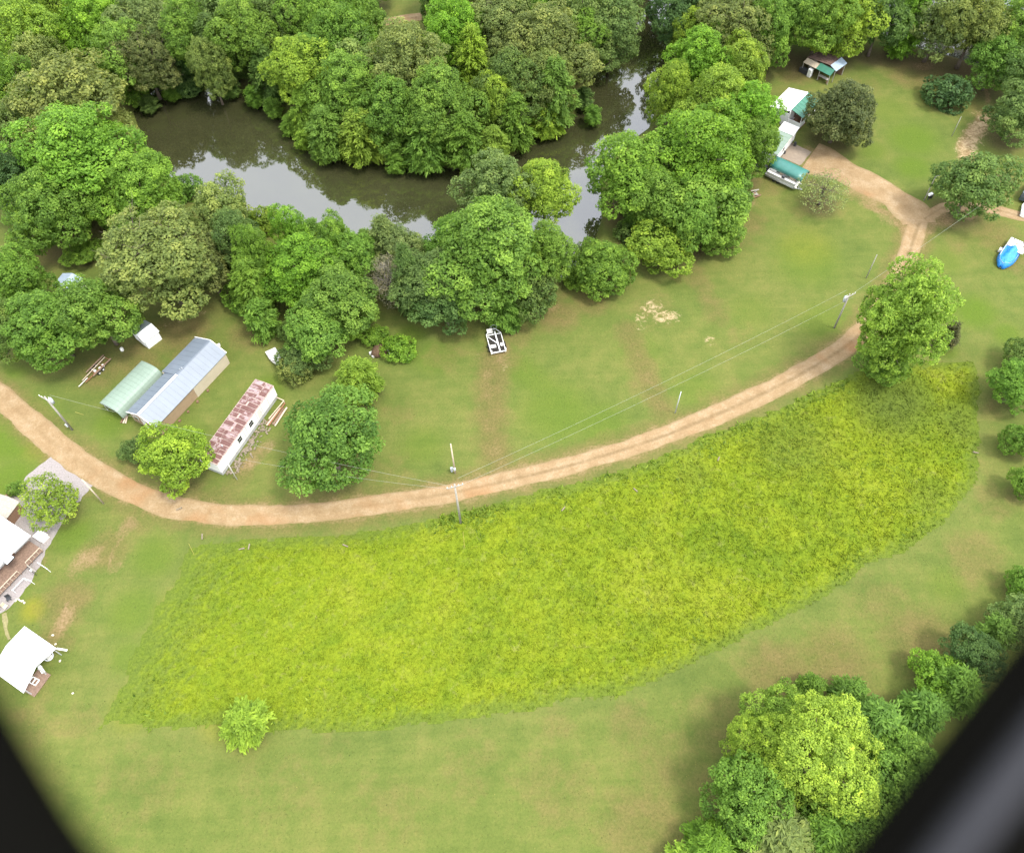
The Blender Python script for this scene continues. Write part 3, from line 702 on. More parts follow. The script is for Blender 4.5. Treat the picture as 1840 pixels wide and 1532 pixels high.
proto('L1', 'broad', 6.5, 6.4, 8.6, .34, seed=1, nl=15, puff=.95, leaf=0.281)
proto('L2', 'broad', 6.5, 7.0, 9.0, .34, seed=2, nl=18, puff=.85, leaf=0.265)
proto('L3', 'broad', 6.5, 6.2, 8.4, .34, seed=3, nl=13, puff=1.05, leaf=0.312)
proto('O1', 'broad', 7.0, 6.6, 8.8, .38, seed=4, nl=24, puff=.72, leaf=0.281, inner=.08, fine=3)
proto('M1', 'broad', 4.4, 4.7, 6.0, .22, seed=5, nl=11, puff=.74, leaf=0.234)
proto('M2', 'broad', 4.4, 5.1, 6.4, .22, seed=6, nl=14, puff=.64, leaf=0.218)
proto('M3', 'broad', 4.4, 4.4, 5.6, .22, seed=7, nl=10, puff=.82, leaf=0.257)
proto('D1', 'broad', 4.6, 5.0, 5.3, .24, seed=8, nl=26, puff=.55, leaf=0.218, low=-.9)
proto('S1', 'broad', 3.0, 2.8, 3.1, .14, seed=9, nl=11, puff=.52, leaf=0.195, low=-.85)
proto('S2', 'broad', 3.0, 2.6, 2.9, .14, seed=10, nl=13, puff=.45, leaf=0.179, low=-.85)
proto('S3', 'broad', 3.0, 2.8, 3.1, .14, seed=31, nl=10, puff=.50, leaf=0.195, low=-.85, per=34, inner=.05)
proto('Y1', 'broad', 6.0, 9.6, 10.2, .34, seed=11, nl=30, puff=.72, leaf=0.265, low=-.93)
proto('F1', 'feather', 4.6, 5.4, 6.2, .2, seed=12, ns=190, leaf=0.265)
proto('F2', 'feather', 4.2, 4.6, 5.2, .2, seed=13, ns=170, droop=.5, leaf=0.265)
proto('F3', 'feather', 2.7, 2.6, 2.8, .1, seed=14, ns=100, leaf=0.203, droop=.25, per=46)
proto('B1', 'broad', 2.0, 1.3, 1.1, .06, seed=15, nl=9, puff=.40, leaf=0.172, low=-1.0)
proto('B2', 'broad', 2.0, 1.5, 1.2, .06, seed=16, nl=8, puff=.48, leaf=0.203, low=-1.0)
proto('C1', 'feather', 1.7, 2.7, 2.9, .12, seed=17, ns=110, leaf=0.187, droop=-.15, cone=.8, per=40)
proto('G1', 'broad', 3.4, 2.5, 4.2, .13, seed=18, nl=16, puff=.45, leaf=0.156, per=5, inner=.06, fine=5, bark='bark')
proto('H1', 'broad', 3.4, 4.4, 5.4, .20, seed=19, nl=14, puff=.4, leaf=0.140, per=3.5, inner=.02, fine=8, bark='bark_pale')
proto('T1', 'broad', 7.2, 6.4, 7.6, .36, seed=20, nl=24, puff=.70, leaf=.20, low=-.6, per=50, inner=.07)

COL = {  # leaf colours
 'mid': (.128, .231, .034), 'green': (.132, .240, .034), 'dark': (.102, .172, .040), 'yell': (.180, .278, .034), 'bright': (.144, .273, .030),
 'olive': (.162, .212, .055), 'oliveD': (.112, .146, .046), 'grey': (.150, .222, .064), 'lemon': (.205, .305, .036), 'pale': (.182, .239, .086),
 'deep': (.075, .140, .041), 'brown': (.103, .106, .041), 'lime': (.211, .318, .034), 'straw': (.228, .233, .127), 'rosette': (.240, .352, .044), 'fresh': (.182, .302, .046)}
TREES = []
def tree(px, py, rx, H, form, col, label, name='tree', cat='tree', group=None, litter_shade=True, tall=1.0):
    cm, tm, R, hc, Hp = PROTO[form]
    sz = H/Hp; c = P(px, py, hc*sz); k = pxm(c); sx = rx/k/R*(1.1 if form[0] in 'SDYBG' else 1.03)
    if form[0] in 'LMOT': sz = max(sz, .86*sx); c = P(px, py, hc*sz); k = pxm(c); sx = rx/k/R*1.11
    root = empty(name, (c.x, c.y, 0), R_.uniform(0, 6.28), label, cat, group); root.scale = (sx, sx*R_.uniform(.94, 1.06), sz)
    for nm, me in (('trunk', tm), ('crown', cm)):
        ch = bpy.data.objects.new(nm, me); C.objects.link(ch); ch.parent = root
        q = COL[col]; j = R_.uniform(.90, 1.12); ch.color = (q[0]*j*R_.uniform(.94, 1.07), q[1]*j, q[2]*j*R_.uniform(.85, 1.15), 1)
    TREES.append((c.x, c.y, sx*R, litter_shade))
    return root

WOOD = 'broadleaf trees of the wood along the top'
def wood(px, py, rx, H, form, col, label, **k): return tree(px, py, rx, H, form, col, label, group=WOOD, **k)
# --- the wood, top left
wood(40, 70, 62, 17, 'L1', 'yell', 'yellow green tree at the extreme top left corner of the wood')
wood(165, 42, 62, 17, 'L2', 'bright', 'light green tree on the top edge, right of the corner tree')
wood(18, 165, 46, 15, 'M1', 'green', 'mid green tree against the left edge below the corner tree')
wood(78, 118, 42, 15, 'M3', 'olive', 'brownish olive tree between the corner tree and the dull big tree')
wood(215, 100, 52, 16, 'L3', 'mid', 'mid green tree behind the left end of the pond')
wood(258, 108, 55, 15, 'O1', 'oliveD', 'dark olive tree leaning over the left head of the pond')
wood(138, 185, 92, 17, 'L3', 'olive', 'dull olive broad tree above the bright big tree left of the pond')
wood(265, 45, 55, 16, 'L1', 'grey', 'greyish green tree on the top edge, third from the left corner')
wood(345, 60, 54, 18, 'L2', 'mid', 'tall mid green tree behind the top bank of the pond')
wood(395, 20, 56, 17, 'L3', 'grey', 'greyish tree cut by the top edge above the pond')
wood(385, 92, 50, 15, 'F1', 'dark', 'dark drooping tree right at the top bank of the pond')
wood(318, 112, 38, 11, 'F2', 'deep', 'very dark low tree overhanging the top left bank of the pond')
wood(445, 68, 58, 17, 'L1', 'mid', 'full mid green tree above the right part of the pond head')
wood(478, 128, 42, 11, 'F2', 'dark', 'dark low tree with branches hanging over the pond head')
wood(500, 40, 58, 17, 'L2', 'grey', 'grey green tree on the top edge left of the clearing')
wood(565, 40, 54, 17, 'L1', 'mid', 'mid green tree on the top edge near the clearing')
wood(545, 130, 58, 16, 'M2', 'yell', 'yellowish tree on the point between pond and peninsula')
wood(625, 75, 56, 17, 'L3', 'mid', 'tree directly left below the grassy clearing')
wood(620, 160, 64, 16, 'L2', 'green', 'rich green tree in the middle of the peninsula wood')
wood(545, 200, 36, 9, 'F2', 'yell', 'light feathery tree overhanging the pond on its upper bank')
wood(585, 235, 48, 10, 'F1', 'mid', 'feathery mid green tree on the peninsula bank')
wood(648, 240, 54, 10, 'F2', 'yell', 'yellow green feathery tree lowest on the peninsula bank')
# --- the peninsula
wood(725, 120, 68, 18, 'L1', 'olive', 'tall olive green tree in the centre of the peninsula')
wood(795, 185, 66, 17, 'L2', 'mid', 'tall rounded tree on the peninsula right of the olive one')
wood(850, 115, 46, 16, 'F1', 'lime', 'bright yellow green feathery tree in the peninsula wood')
wood(705, 205, 56, 15, 'L3', 'green', 'deep green tree in front of the tall olive tree')
wood(765, 248, 54, 11, 'F2', 'mid', 'feathery tree on the peninsula bank facing the pond')
wood(835, 250, 54, 11, 'F1', 'mid', 'feathery tree at the right end of the peninsula bank')
wood(820, 55, 54, 17, 'L1', 'bright', 'bright tree right of the grassy clearing')
wood(900, 45, 62, 17, 'O1', 'olive', 'olive brown tree on the top edge above the peninsula')
wood(985, 85, 78, 18, 'L2', 'olive', 'huge olive tree beside the upper channel')
wood(915, 150, 60, 15, 'L3', 'dark', 'dark tree between the two largest peninsula trees')
wood(995, 165, 56, 14, 'F1', 'mid', 'drooping tree hanging over the upper channel')
wood(925, 215, 46, 11, 'F2', 'mid', 'feathery tree at the tip of the peninsula')
wood(985, 205, 42, 7, 'F2', 'lime', 'bright low sprays hanging over the channel at the peninsula tip')
wood(888, 265, 40, 9, 'F1', 'yell', 'small light tree above the corner of the pond at the channel mouth')
wood(1045, 35, 58, 17, 'L3', 'grey', 'grey green tree on the top edge left of the channel')
wood(1098, 52, 50, 15, 'M2', 'dark', 'dark tree leaning over the channel near the top edge')
wood(960, 0, 58, 17, 'L1', 'mid', 'mid green tree cut by the top edge over the peninsula')
wood(790, 15, 34, 12, 'M1', 'dark', 'small dark tree beside the track in the clearing')
wood(645, 20, 40, 15, 'M3', 'mid', 'tree at the left side of the clearing on the top edge')
# --- left bank of the pond, left edge
wood(152, 288, 100, 18, 'L1', 'bright', 'broad bright green tree left of the pond, lowest of its bank')
wood(252, 345, 74, 16, 'L2', 'bright', 'bright green tree between the broad bright one and the olive oak')
wood(85, 370, 66, 16, 'L3', 'mid', 'mid green tree left below the broad bright tree')
tree(288, 464, 108, 18, 'O1', 'olive', 'big olive brown oak with open crown above the grey blue roofs', name='oak_tree')
wood(392, 385, 52, 14, 'M3', 'olive', 'olive tree on the pond bank right of the big oak')
wood(12, 330, 48, 15, 'M2', 'deep', 'dark tree against the left edge above the lawn glade')
wood(5, 240, 44, 15, 'M1', 'grey', 'grey green tree against the left edge at mid height')
tree(30, 500, 52, 13, 'M2', 'mid', 'mid green tree against the left edge by the small glade')
tree(90, 585, 70, 13, 'M2', 'green', 'round green tree standing on the lawn above the long rusty trailer')
tree(172, 560, 62, 14, 'M1', 'green', 'dense green tree beside the small grey roofed shed')
tree(8, 590, 46, 12, 'M3', 'dark', 'dark tree cut by the left edge beside the round lawn tree')
wood(370, 470, 50, 13, 'M3', 'oliveD', 'dark olive tree half behind the big oak')
# --- south bank of the pond
BANK = 'trees on the near bank of the pond'
def bank(*a, **k): return tree(*a, group=BANK, **k)
bank(452, 510, 52, 11, 'F1', 'mid', 'loose feathery tree with pale bare limbs right of the oak')
bank(540, 482, 70, 13, 'L2', 'bright', 'bright green tree in the middle of the near pond bank')
bank(612, 535, 60, 12, 'M1', 'green', 'dark green rounded tree in front of the bright bank tree')
bank(522, 416, 30, 12, 'M3', 'bright', 'bright treetop showing against the pale water')
bank(632, 462, 44, 11, 'M2', 'mid', 'mid green tree against the dark pond water')
tree(694, 500, 42, 10, 'H1', 'straw', 'half dead tree with bare pale twigs in the bank thicket', name='dead_tree')
bank(712, 444, 36, 10, 'M1', 'grey', 'grey green tree top behind the half dead tree')
bank(770, 508, 60, 11, 'M2', 'dark', 'dark tree right of the half dead tree')
bank(895, 350, 64, 16, 'L3', 'grey', 'greyish tall crown at the channel mouth, back of the largest clump')
bank(978, 352, 58, 14, 'L1', 'yell', 'yellow green crown on the right of the largest bank clump')
bank(880, 455, 100, 16, 'L2', 'green', 'largest deep green tree above the white boat trailer')
bank(818, 448, 52, 13, 'M1', 'mid', 'mid green tree on the left flank of the largest clump')
bank(985, 455, 48, 13, 'M2', 'green', 'green tree on the right flank of the largest clump beside the strip of water')
bank(800, 545, 52, 9, 'M3', 'dark', 'low dark tree at the lawn edge left of the boat trailer')
bank(950, 520, 48, 9, 'S1', 'dark', 'low dark tree at the lawn edge right of the boat trailer')
bank(912, 560, 44, 5.5, 'F3', 'mid', 'small light feathery tree right behind the boat trailer')
bank(570, 590, 56, 8, 'M3', 'green', 'low leafy tree at the foot of the thicket above the round shrub')
bank(470, 570, 44, 7, 'F3', 'mid', 'low feathery tree at the lawn edge below the pale limbs')
# --- right of the channel
CH = 'trees between the channel and the lawn'
def chan(*a, **k): return tree(*a, group=CH, **k)
chan(1125, 315, 68, 15, 'M1', 'bright', 'tall bright green tree next to the channel, left one of the pair')
chan(1245, 285, 92, 17, 'L1', 'bright', 'largest bright tree above the lawn, right one of the pair')
chan(1250, 375, 70, 13, 'M3', 'green', 'deep green lower tree under the largest bright tree')
chan(1180, 360, 50, 13, 'M2', 'mid', 'mid green tree between the pair of bright trees')
chan(1088, 475, 55, 9, 'D1', 'mid', 'dense round tree standing alone at the water end above the sandy patch')
tree(1188, 445, 50, 7.5, 'S1', 'lemon', 'bright yellow green small tree left of the big lawn edge trees', name='tree')
chan(1285, 185, 60, 16, 'L2', 'yell', 'yellow topped tree beside the white roofed house')
chan(1350, 215, 50, 16, 'M2', 'bright', 'yellow green tall tree touching the white house')
chan(1348, 268, 42, 13, 'M1', 'mid', 'tree hiding the white trailer wall')
chan(1258, 115, 48, 15, 'L3', 'bright', 'bright tree at the bend of the upper channel')
chan(1206, 172, 38, 13, 'M1', 'yell', 'light tree overhanging the channel above the bright pair')
chan(1330, 130, 46, 15, 'M3', 'yell', 'light yellowish tree above the yellow topped one')
chan(1315, 50, 74, 17, 'O1', 'olive', 'wide olive tree on the top edge right of the channel')
chan(1378, 58, 42, 16, 'M2', 'mid', 'mid green tree shading the brown yard')
chan(1235, 15, 54, 16, 'L3', 'deep', 'very dark tree at the top end of the channel')
chan(1310, 345, 46, 8, 'M3', 'mid', 'low tree at the lawn edge beside the green carport')
chan(1300, 415, 40, 6, 'S2', 'green', 'low shrub at the right foot of the largest bright tree', cat='shrub')
tree(1510, 200, 60, 13, 'D1', 'oliveD', 'dark olive dense round tree on the lawn by the dirt drive')
tree(1706, 171, 36, 4.6, 'B2', 'deep', 'dark blue green low bush alone on the far lawn', name='bush', cat='bush')
tree(1748, 330, 62, 7.5, 'M3', 'dark', 'dark spreading tree beside the fork of the drive')
tree(1834, 196, 50, 11, 'M2', 'dark', 'dark tree against the right edge by the eroded bank')
tree(1482, 338, 46, 6, 'G1', 'pale', 'sparse pale young tree on the lawn below the drive')
tree(1594, 640, 44, 7, 'D1', 'fresh', 'low leafy growth at the foot of the tall light green roadside tree', name='shrub', cat='shrub', litter_shade=False)
tree(1626, 566, 75, 25, 'Y1', 'fresh', 'tall light green tree standing over the dirt road at the right', litter_shade=False)
tree(1706, 602, 25, 5.5, 'C1', 'brown', 'brownish cone shaped cedar behind the tall tree at the road', name='cedar', cat='tree')
# --- far bank at the top right
FB = 'trees along the far water at the top right'
for a in [(1420,24,50,16,'L2','mid','mid green tree above the yard shed, left of its trunk'),(1478,30,54,17,'L1','mid','full tree right behind the yard shed'),(1525,30,54,16,'M2','yell','yellow green tree right of the yard shed on the top edge'),
          (1585,30,44,15,'M1','dark','dark thin tree with water glinting behind it'),(1635,35,44,15,'F1','bright','bright drooping tree in front of the white water'),(1690,40,54,15,'M3','olive','olive tree on the top edge in front of the far water'),
          (1755,45,60,16,'L1','olive','dull olive tree near the top right corner'),(1820,60,56,15,'L2','mid','mid green tree in the top right corner'),(1790,110,46,11,'M2','mid','lower green tree below the top right corner tree'),(1845,130,44,12,'M3','dark','dark tree on the right edge below the corner')]:
    tree(*a, group=FB)
# --- right edge and bottom right
tree(1828, 690, 44, 7, 'M2', 'green', 'dark green tree cut by the right edge beside the meadow corner')
tree(1845, 640, 34, 6, 'S1', 'dark', 'dark shrub cut by the right edge below the tarped boat', name='shrub', cat='shrub')
tree(1838, 790, 30, 6, 'S2', 'green', 'green shrub cut by the right edge below the edge tree', name='shrub', cat='shrub')
tree(1842, 870, 26, 5, 'S1', 'mid', 'small shrub cut by the right edge at mid height', name='shrub', cat='shrub')
tree(1820, 1110, 44, 6, 'S2', 'grey', 'grey green shrub above the dark aircraft frame at the right edge', name='shrub', cat='shrub')
tree(1752, 1180, 46, 6, 'M3', 'deep', 'dark shrub at the mown edge just above the aircraft frame', name='shrub', cat='shrub')
tree(1720, 1240, 60, 7, 'F3', 'mid', 'feathery green shrub left of the dark aircraft frame', name='shrub', cat='shrub')
tree(1482, 1362, 108, 14, 'T1', 'rosette', 'huge bright yellow green tree with dotted leaf clusters at the bottom right')
tree(1370, 1345, 66, 12, 'T1', 'lime', 'green upper left shoulder tree of the clump at the bottom right')
tree(1345, 1430, 72, 11, 'M2', 'green', 'darker green tree at the left side of the clump at the bottom right')
tree(1400, 1290, 50, 9, 'M1', 'yell', 'small yellow green crown at the top left of the clump at the bottom right')
tree(1568, 1300, 72, 9, 'F2', 'green', 'feathery green tree right behind the huge bright tree')
tree(1612, 1365, 60, 9, 'M2', 'green', 'green tree between the huge bright tree and the aircraft frame')
tree(1655, 1280, 60, 7, 'F3', 'mid', 'feathery shrub between the huge bright tree and the frame', name='shrub', cat='shrub')
tree(1690, 1215, 44, 5, 'S1', 'bright', 'light green shrub in the belt left of the aircraft frame', name='shrub', cat='shrub')
tree(1790, 1135, 44, 5.5, 'F3', 'mid', 'feathery shrub between the dark shrub and the right edge', name='shrub', cat='shrub')
tree(1838, 1050, 28, 4.5, 'S2', 'green', 'small green shrub highest in the belt at the right edge', name='shrub', cat='shrub')
tree(1455, 1235, 36, 5, 'F3', 'mid', 'small feathery green treetop above the huge bright tree')
tree(1525, 1250, 46, 6, 'F3', 'green', 'feathery green top just above the right of the huge bright tree')
tree(1395, 1505, 100, 9, 'F1', 'olive', 'dull olive feathery tree at the bottom edge under the huge bright tree')
tree(1480, 1500, 70, 9, 'F2', 'mid', 'mid green feathery tree at the bottom edge right of the dull olive one')
tree(1280, 1520, 62, 6.5, 'F2', 'bright', 'bright green feathery tree at the bottom edge left of the dull olive one')
tree(1545, 1500, 80, 8, 'M1', 'mid', 'mid green tree at the bottom edge beside the aircraft frame')
tree(1640, 1420, 80, 9, 'M2', 'green', 'dark green tree behind the lower aircraft frame')
tree(1225, 1545, 40, 4, 'F3', 'lime', 'low light green shrub at the bottom edge on the mown strip', name='shrub', cat='shrub')
# --- trees and shrubs on the lawn
tree(440, 1297, 54, 4.2, 'F3', 'rosette', 'small light green feathery tree alone at the lower meadow edge')
tree(588, 792, 84, 9.5, 'M1', 'mid', 'large round green tree beside the rusty trailer')
tree(643, 678, 52, 8, 'F1', 'lime', 'light green feathery cypress above the large round tree', name='cypress_tree')
tree(545, 640, 40, 4.5, 'S1', 'dark', 'dark round shrub hiding the white boat', name='shrub', cat='shrub')
tree(527, 668, 30, 3.4, 'B1', 'olive', 'brownish olive shrub in front of the dark round one', name='shrub', cat='shrub')
tree(315, 822, 57, 7, 'M3', 'yell', 'yellow green tree at the near end of the rusty trailer')
tree(241, 810, 26, 3.5, 'S2', 'dark', 'small dark shrub left of the yellow green tree by the road', name='shrub', cat='shrub')
tree(99, 898, 47, 6.5, 'S3', 'yell', 'light green tree growing over the grey gravel pad')
tree(672, 606, 24, 2.0, 'B1', 'green', 'leafy vine heap at the left of the dark brush mound', name='vine', cat='vine')
tree(716, 622, 28, 2.2, 'B2', 'bright', 'large leaved vine spilling over the dark brush mound', name='vine', cat='vine')
tree(28, 880, 16, 1.6, 'B1', 'mid', 'small shrub at the garden wall beside the gravel pad', name='shrub', cat='shrub')
wz = blades('meadow_weeds', wx, wy, .05*np.ones(len(wx)), .30, .19, M['leaf'], lean=1.6); wz.color = (.150, .225, .026, 1)
# --- beyond the frame above: the wood goes on
for i, px in enumerate(range(-60, 1900, 88)):
    if 660 < px < 760: continue
    tree(px+R_.uniform(-20, 20), (-45 if not 1120 < px < 1250 else -78)+R_.uniform(-14, 14), 58*R_.uniform(.9, 1.15), R_.uniform(14, 18), R_.choice(['L1', 'L2', 'L3']), R_.choice(['mid', 'grey', 'olive', 'yell']), 'broadleaf tree in the wood beyond the upper edge of the photo', group='trees of the wood beyond the upper edge')
for x0, y0, x1, y1, n_ in ((0, 0, 660, 130, 12), (560, 60, 1060, 200, 10), (1200, 20, 1420, 130, 4), (420, 430, 740, 500, 6), (1130, 230, 1340, 400, 5)):
    for _ in range(n_):
        tree(R_.uniform(x0, x1), R_.uniform(y0, y1), 40*R_.uniform(.8, 1.2), R_.uniform(11, 15), R_.choice(['M1', 'M2', 'M3', 'F1', 'F2']), R_.choice(['mid', 'grey', 'green', 'yell', 'olive', 'dark']), 'smaller tree squeezed between larger crowns of the wood', group='smaller trees squeezed into the wood')
for i, (x, y, r, h, f, c) in enumerate([(338,340,26,3.5,'B2','mid'),(372,362,24,3.5,'F3','olive'),(408,380,28,4,'B1','mid'),(440,392,24,3.5,'F3','green'),(474,398,24,4,'B2','yell'),(560,412,26,4,'F3','mid'),(598,420,24,3.5,'B1','green'),(655,428,24,3.5,'F3','mid'),(688,436,22,3.5,'B2','yell'),(742,442,26,4,'F3','mid'),(780,452,26,4,'B1','green'),
      (268,185,22,3,'F3','dark'),(305,162,24,3.5,'F3','mid'),(345,152,22,3,'B2','dark'),(410,158,24,3.5,'F3','dark'),(455,172,24,4,'F3','mid'),(490,192,22,3.5,'F3','green'),(520,222,22,4,'F2','mid'),(545,250,22,3.5,'F3','yell'),(576,272,24,4,'F3','mid'),(712,292,24,3.5,'F3','green'),(1035,500,22,3,'B2','mid'),(1060,455,22,3.5,'B1','green'),(1065,205,22,3.5,'F3','mid'),(1050,175,22,4,'F3','dark')]):
    tree(x, y, r, h, f, c, 'low leafy shrub leaning over the water edge of the pond', name='shrub', cat='shrub', group='shrubs along the pond edge')
# understory that closes the gaps between the trunks
US = [((40,160),(250,260)),((320,180),(640,230)),((600,230),(900,300)),((700,100),(1000,240)),((0,280),(240,460)),((420,500),(640,600)),((640,480),(1000,580)),((1130,330),(1330,430)),((1220,100),(1390,320)),((60,60),(620,150))]
pn = np.array(pond); built = [G([(400,660),(520,690),(400,860),(340,830)])]
cnt = 0
for (x0, y0), (x1, y1) in US:
    for _ in range(int((x1-x0)*(y1-y0)/7000)+2):
        px, py = R_.uniform(x0, x1), R_.uniform(y0, y1); g = P(px, py+14)
        a_, b_ = np.array([g.x]), np.array([g.y])
        if inside(a_, b_, pond)[0] or dist_line(a_, b_, pond, True)[0] < .6: continue
        tree(px, py, 26*R_.uniform(.8, 1.3), R_.uniform(2.5, 4.5), R_.choice(['B1', 'B2', 'S1', 'S2', 'F3']), R_.choice(['green', 'mid', 'dark', 'mid']), 'leafy undergrowth shrub filling a gap between the woodland trunks', name='shrub', cat='shrub', group='undergrowth shrubs of the wood'); cnt += 1

# ------------------------------------------------------------------ buildings
def frame_px(a, b, z=0.0):
    """origin and heading of a thing whose long axis runs from survey point a to b at height z"""
    p, q = P(*a, z), P(*b, z); d = q-p
    return Vector((p.x, p.y, 0)), math.atan2(d.y, d.x), d.length

def ribs(mb, a0, a1, b0, b1, n, w=.05, h=.035):
    """standing seams between the edges a0-a1 and b0-b1 of a roof slope"""
    a0, a1, b0, b1 = map(Vector, (a0, a1, b0, b1))
    for i in range(n+1):
        t = i/n; mb.bar(a0.lerp(a1, t)+Vector((0, 0, h*.4)), b0.lerp(b1, t)+Vector((0, 0, h*.4)), w, h)

def slope(name, q, material, parent, th=.06, n=0):
    mb = MB(); mb.slab(q, th)
    if n: ribs(mb, q[0], q[1], q[3], q[2], n)
    return mb.build(name, material, parent)

# 1 long metal roofed building; local x runs from its near gable to the far one, y to its left
o_, h_, L_ = frame_px((250,743), (376,613), 4.0)
B = empty('long_building', o_, h_, 'long building with pale blue grey metal roof and tan siding beside the green carport', 'building')
ER, EF, EB, ZR, ZE, SPL = 2.5, 2.95, 3.6, 4.0, 2.6, 7.9
def zy(y, half): return ZR-(ZR-ZE)*abs(y)/half
slope('roof', [(-.25, -ER-.15, ZE-.08), (L_+.2, -ER-.15, ZE-.08), (L_+.2, 0, ZR), (-.25, 0, ZR)], M['blue_roof'], B, n=18)
slope('roof', [(-.25, 0, ZR), (SPL, 0, ZR), (SPL, EF+.12, ZE-.05), (-.25, EF+.12, ZE-.05)], M['blue_roof'], B, n=9)
slope('roof', [(SPL+.004, 0, ZR), (L_+.2, 0, ZR), (L_+.2, EB+.12, ZE-.12), (SPL+.004, EB+.12, ZE-.12)], M['blue_roof'], B, n=8)
mb = MB(); mb.box((SPL/2-.1, 0, ZR+.045), (SPL+.3, .36, .07)); mb.build('ridge_cap', M['white'], B)
mb = MB(); mb.box((SPL/2+L_/2+.05, 0, ZR+.03), (L_-SPL-.2, .16, .05)); mb.build('ridge_cap', M['blue_roof'], B)
mb = MB()
for x in (-.28, L_+.23):
    f = EF if x < 0 else EB
    mb.bar((x, 0, ZR+.0), (x, -ER-.15, ZE-.06), .09, .16); mb.bar((x, 0, ZR+.0), (x, f+.12, ZE-.06), .09, .16)
mb.build('barge_board', M['white'], B)
mb = MB(); mb.box((SPL/2, -ER+.1, 1.25), (SPL, .12, 2.5)); mb.build('side_wall', M['tan_wall'], B)
mb = MB(); mb.box(((SPL+L_)/2, -ER+.06, 1.27), (L_-SPL-.01, .12, 2.54)); mb.build('side_wall', M['cream_wall'], B)
mb = MB(); mb.box((SPL/2, EF-.1, 1.25), (SPL, .12, 2.5)); mb.box(((SPL+L_)/2, EB-.1, 1.24), (L_-SPL, .12, 2.48)); mb.box((SPL, (EF+EB)/2, 1.2), (.12, EB-EF+.02, 2.4)); mb.build('rear_wall', M['cream_wall'], B)
for x, f, nm in ((.02, EF, 'gable_wall'), (L_-.02, EB, 'gable_wall')):
    mb = MB(); a = [(x, -ER+.04, 0), (x, f-.16, 0), (x, f-.16, ZE-.0), (x, 0, ZR-.1), (x, -ER+.04, ZE-.0)]
    b = [(x+.12, *p[1:]) for p in a]; mb.loft([a, b]); mb.build(nm, M['tan_wall'] if x < 1 else M['cream_wall'], B)
mb = MB(); mb.box((-.0, .3, 1.0), (.08, 1.0, 2.0)); mb.build('door', M['dirty_white'], B)
mb = MB(); mb.box((0, 1.9, 1.5), (.07, .9, .8)); wf = mb.build('window', M['white'], B)
mb = MB(); mb.box((-.045, 1.9, 1.5), (.02, .74, .64)); mb.build('pane', M['glass'], wf)
mb = MB(); mb.tube((9.2, .02, ZR), (9.2, .02, ZR+.35), .07, n=8); mb.tube((8.9, .18, ZR-.1), (8.9, .18, ZR+.2), .05, n=8); mb.build('vent_pipe', M['galv'], B)
for i in range(5):
    mb = MB()
    x = 1.2+i*2.1+R_.uniform(-.3, .3)
    mb.box((0, 0, .12), (R_.uniform(.25, .45), .3, .24), R_.uniform(0, 1))
    o = mb.build('crate', M['wood'], None); o.location = B.matrix_basis @ Vector((x, -ER-.55, 0)); o.rotation_euler.z = h_
    set_props(o, ['first','second','third','fourth','fifth'][i]+' small brown box from the near end of the tan side wall', 'box', 'boxes along the tan wall')

# 2 pale green carport with rolled right edge
o_, h_, L2 = frame_px((178,722), (253,647), 2.5)
K = empty('carport', o_, h_, 'long carport with pale green metal roof left of the long building', 'carport')
prof = [(0, 2.30), (-.35, 2.46), (-1.0, 2.62), (-1.8, 2.70), (-2.6, 2.68), (-3.15, 2.58), (-3.5, 2.30), (-3.75, 1.9), (-3.95, 1.4), (-4.02, 1.05)]
mb = MB(); th = .05
rings = []
for x in (-.0, L2*.25, L2*.5, L2*.75, L2):
    up_ = [(x, y, z) for y, z in prof]; lo_ = [(x, y+.02, z-th) for y, z in prof[::-1]]; rings.append(up_+lo_)
mb.loft(rings); mb.build('roof', M['green_roof'], K)
mb = MB()
for i in range(13):
    x = L2*i/12
    for (y0, z0), (y1, z1) in zip(prof[:-1], prof[1:]): mb.bar((x, y0, z0+.02), (x, y1, z1+.02), .05, .03)
mb.build('roof_rib', M['green_roof'], K)
for x in (.3, L2*.5, L2-.3):
    for y in (-.08, -3.6):
        mb = MB(); mb.box((x, y, 1.1 if y > -1 else .95), (.09, .09, 2.2 if y > -1 else 1.9)); mb.build('post', M['galv'], K)
mb = MB(); mb.bar((.05, -.05, 2.2), (.05, -3.4, 2.3), .08, .08); mb.bar((L2-.05, -.05, 2.2), (L2-.05, -3.4, 2.3), .08, .08); mb.build('cross_beam', M['galv'], K)
# lumber leaning at the carport mouth
for i, (dx, dy, l) in enumerate([(.0, 0, 1.7), (.18, .3, 1.5), (.3, .75, 1.3)]):
    p = P(222+i*3, 752+i*1.5); mb = MB(); mb.box((0, 0, .12+.02*i), (l, .2, .1)); o = mb.build('plank', M['wood_pale'] if i else M['wood'], None)
    o.location = p; o.rotation_euler.z = h_+.35+.1*i; set_props(o, ['dark','middle pale','shortest pale'][i]+' plank lying at the mouth of the green carport', 'plank', 'planks at the carport mouth')

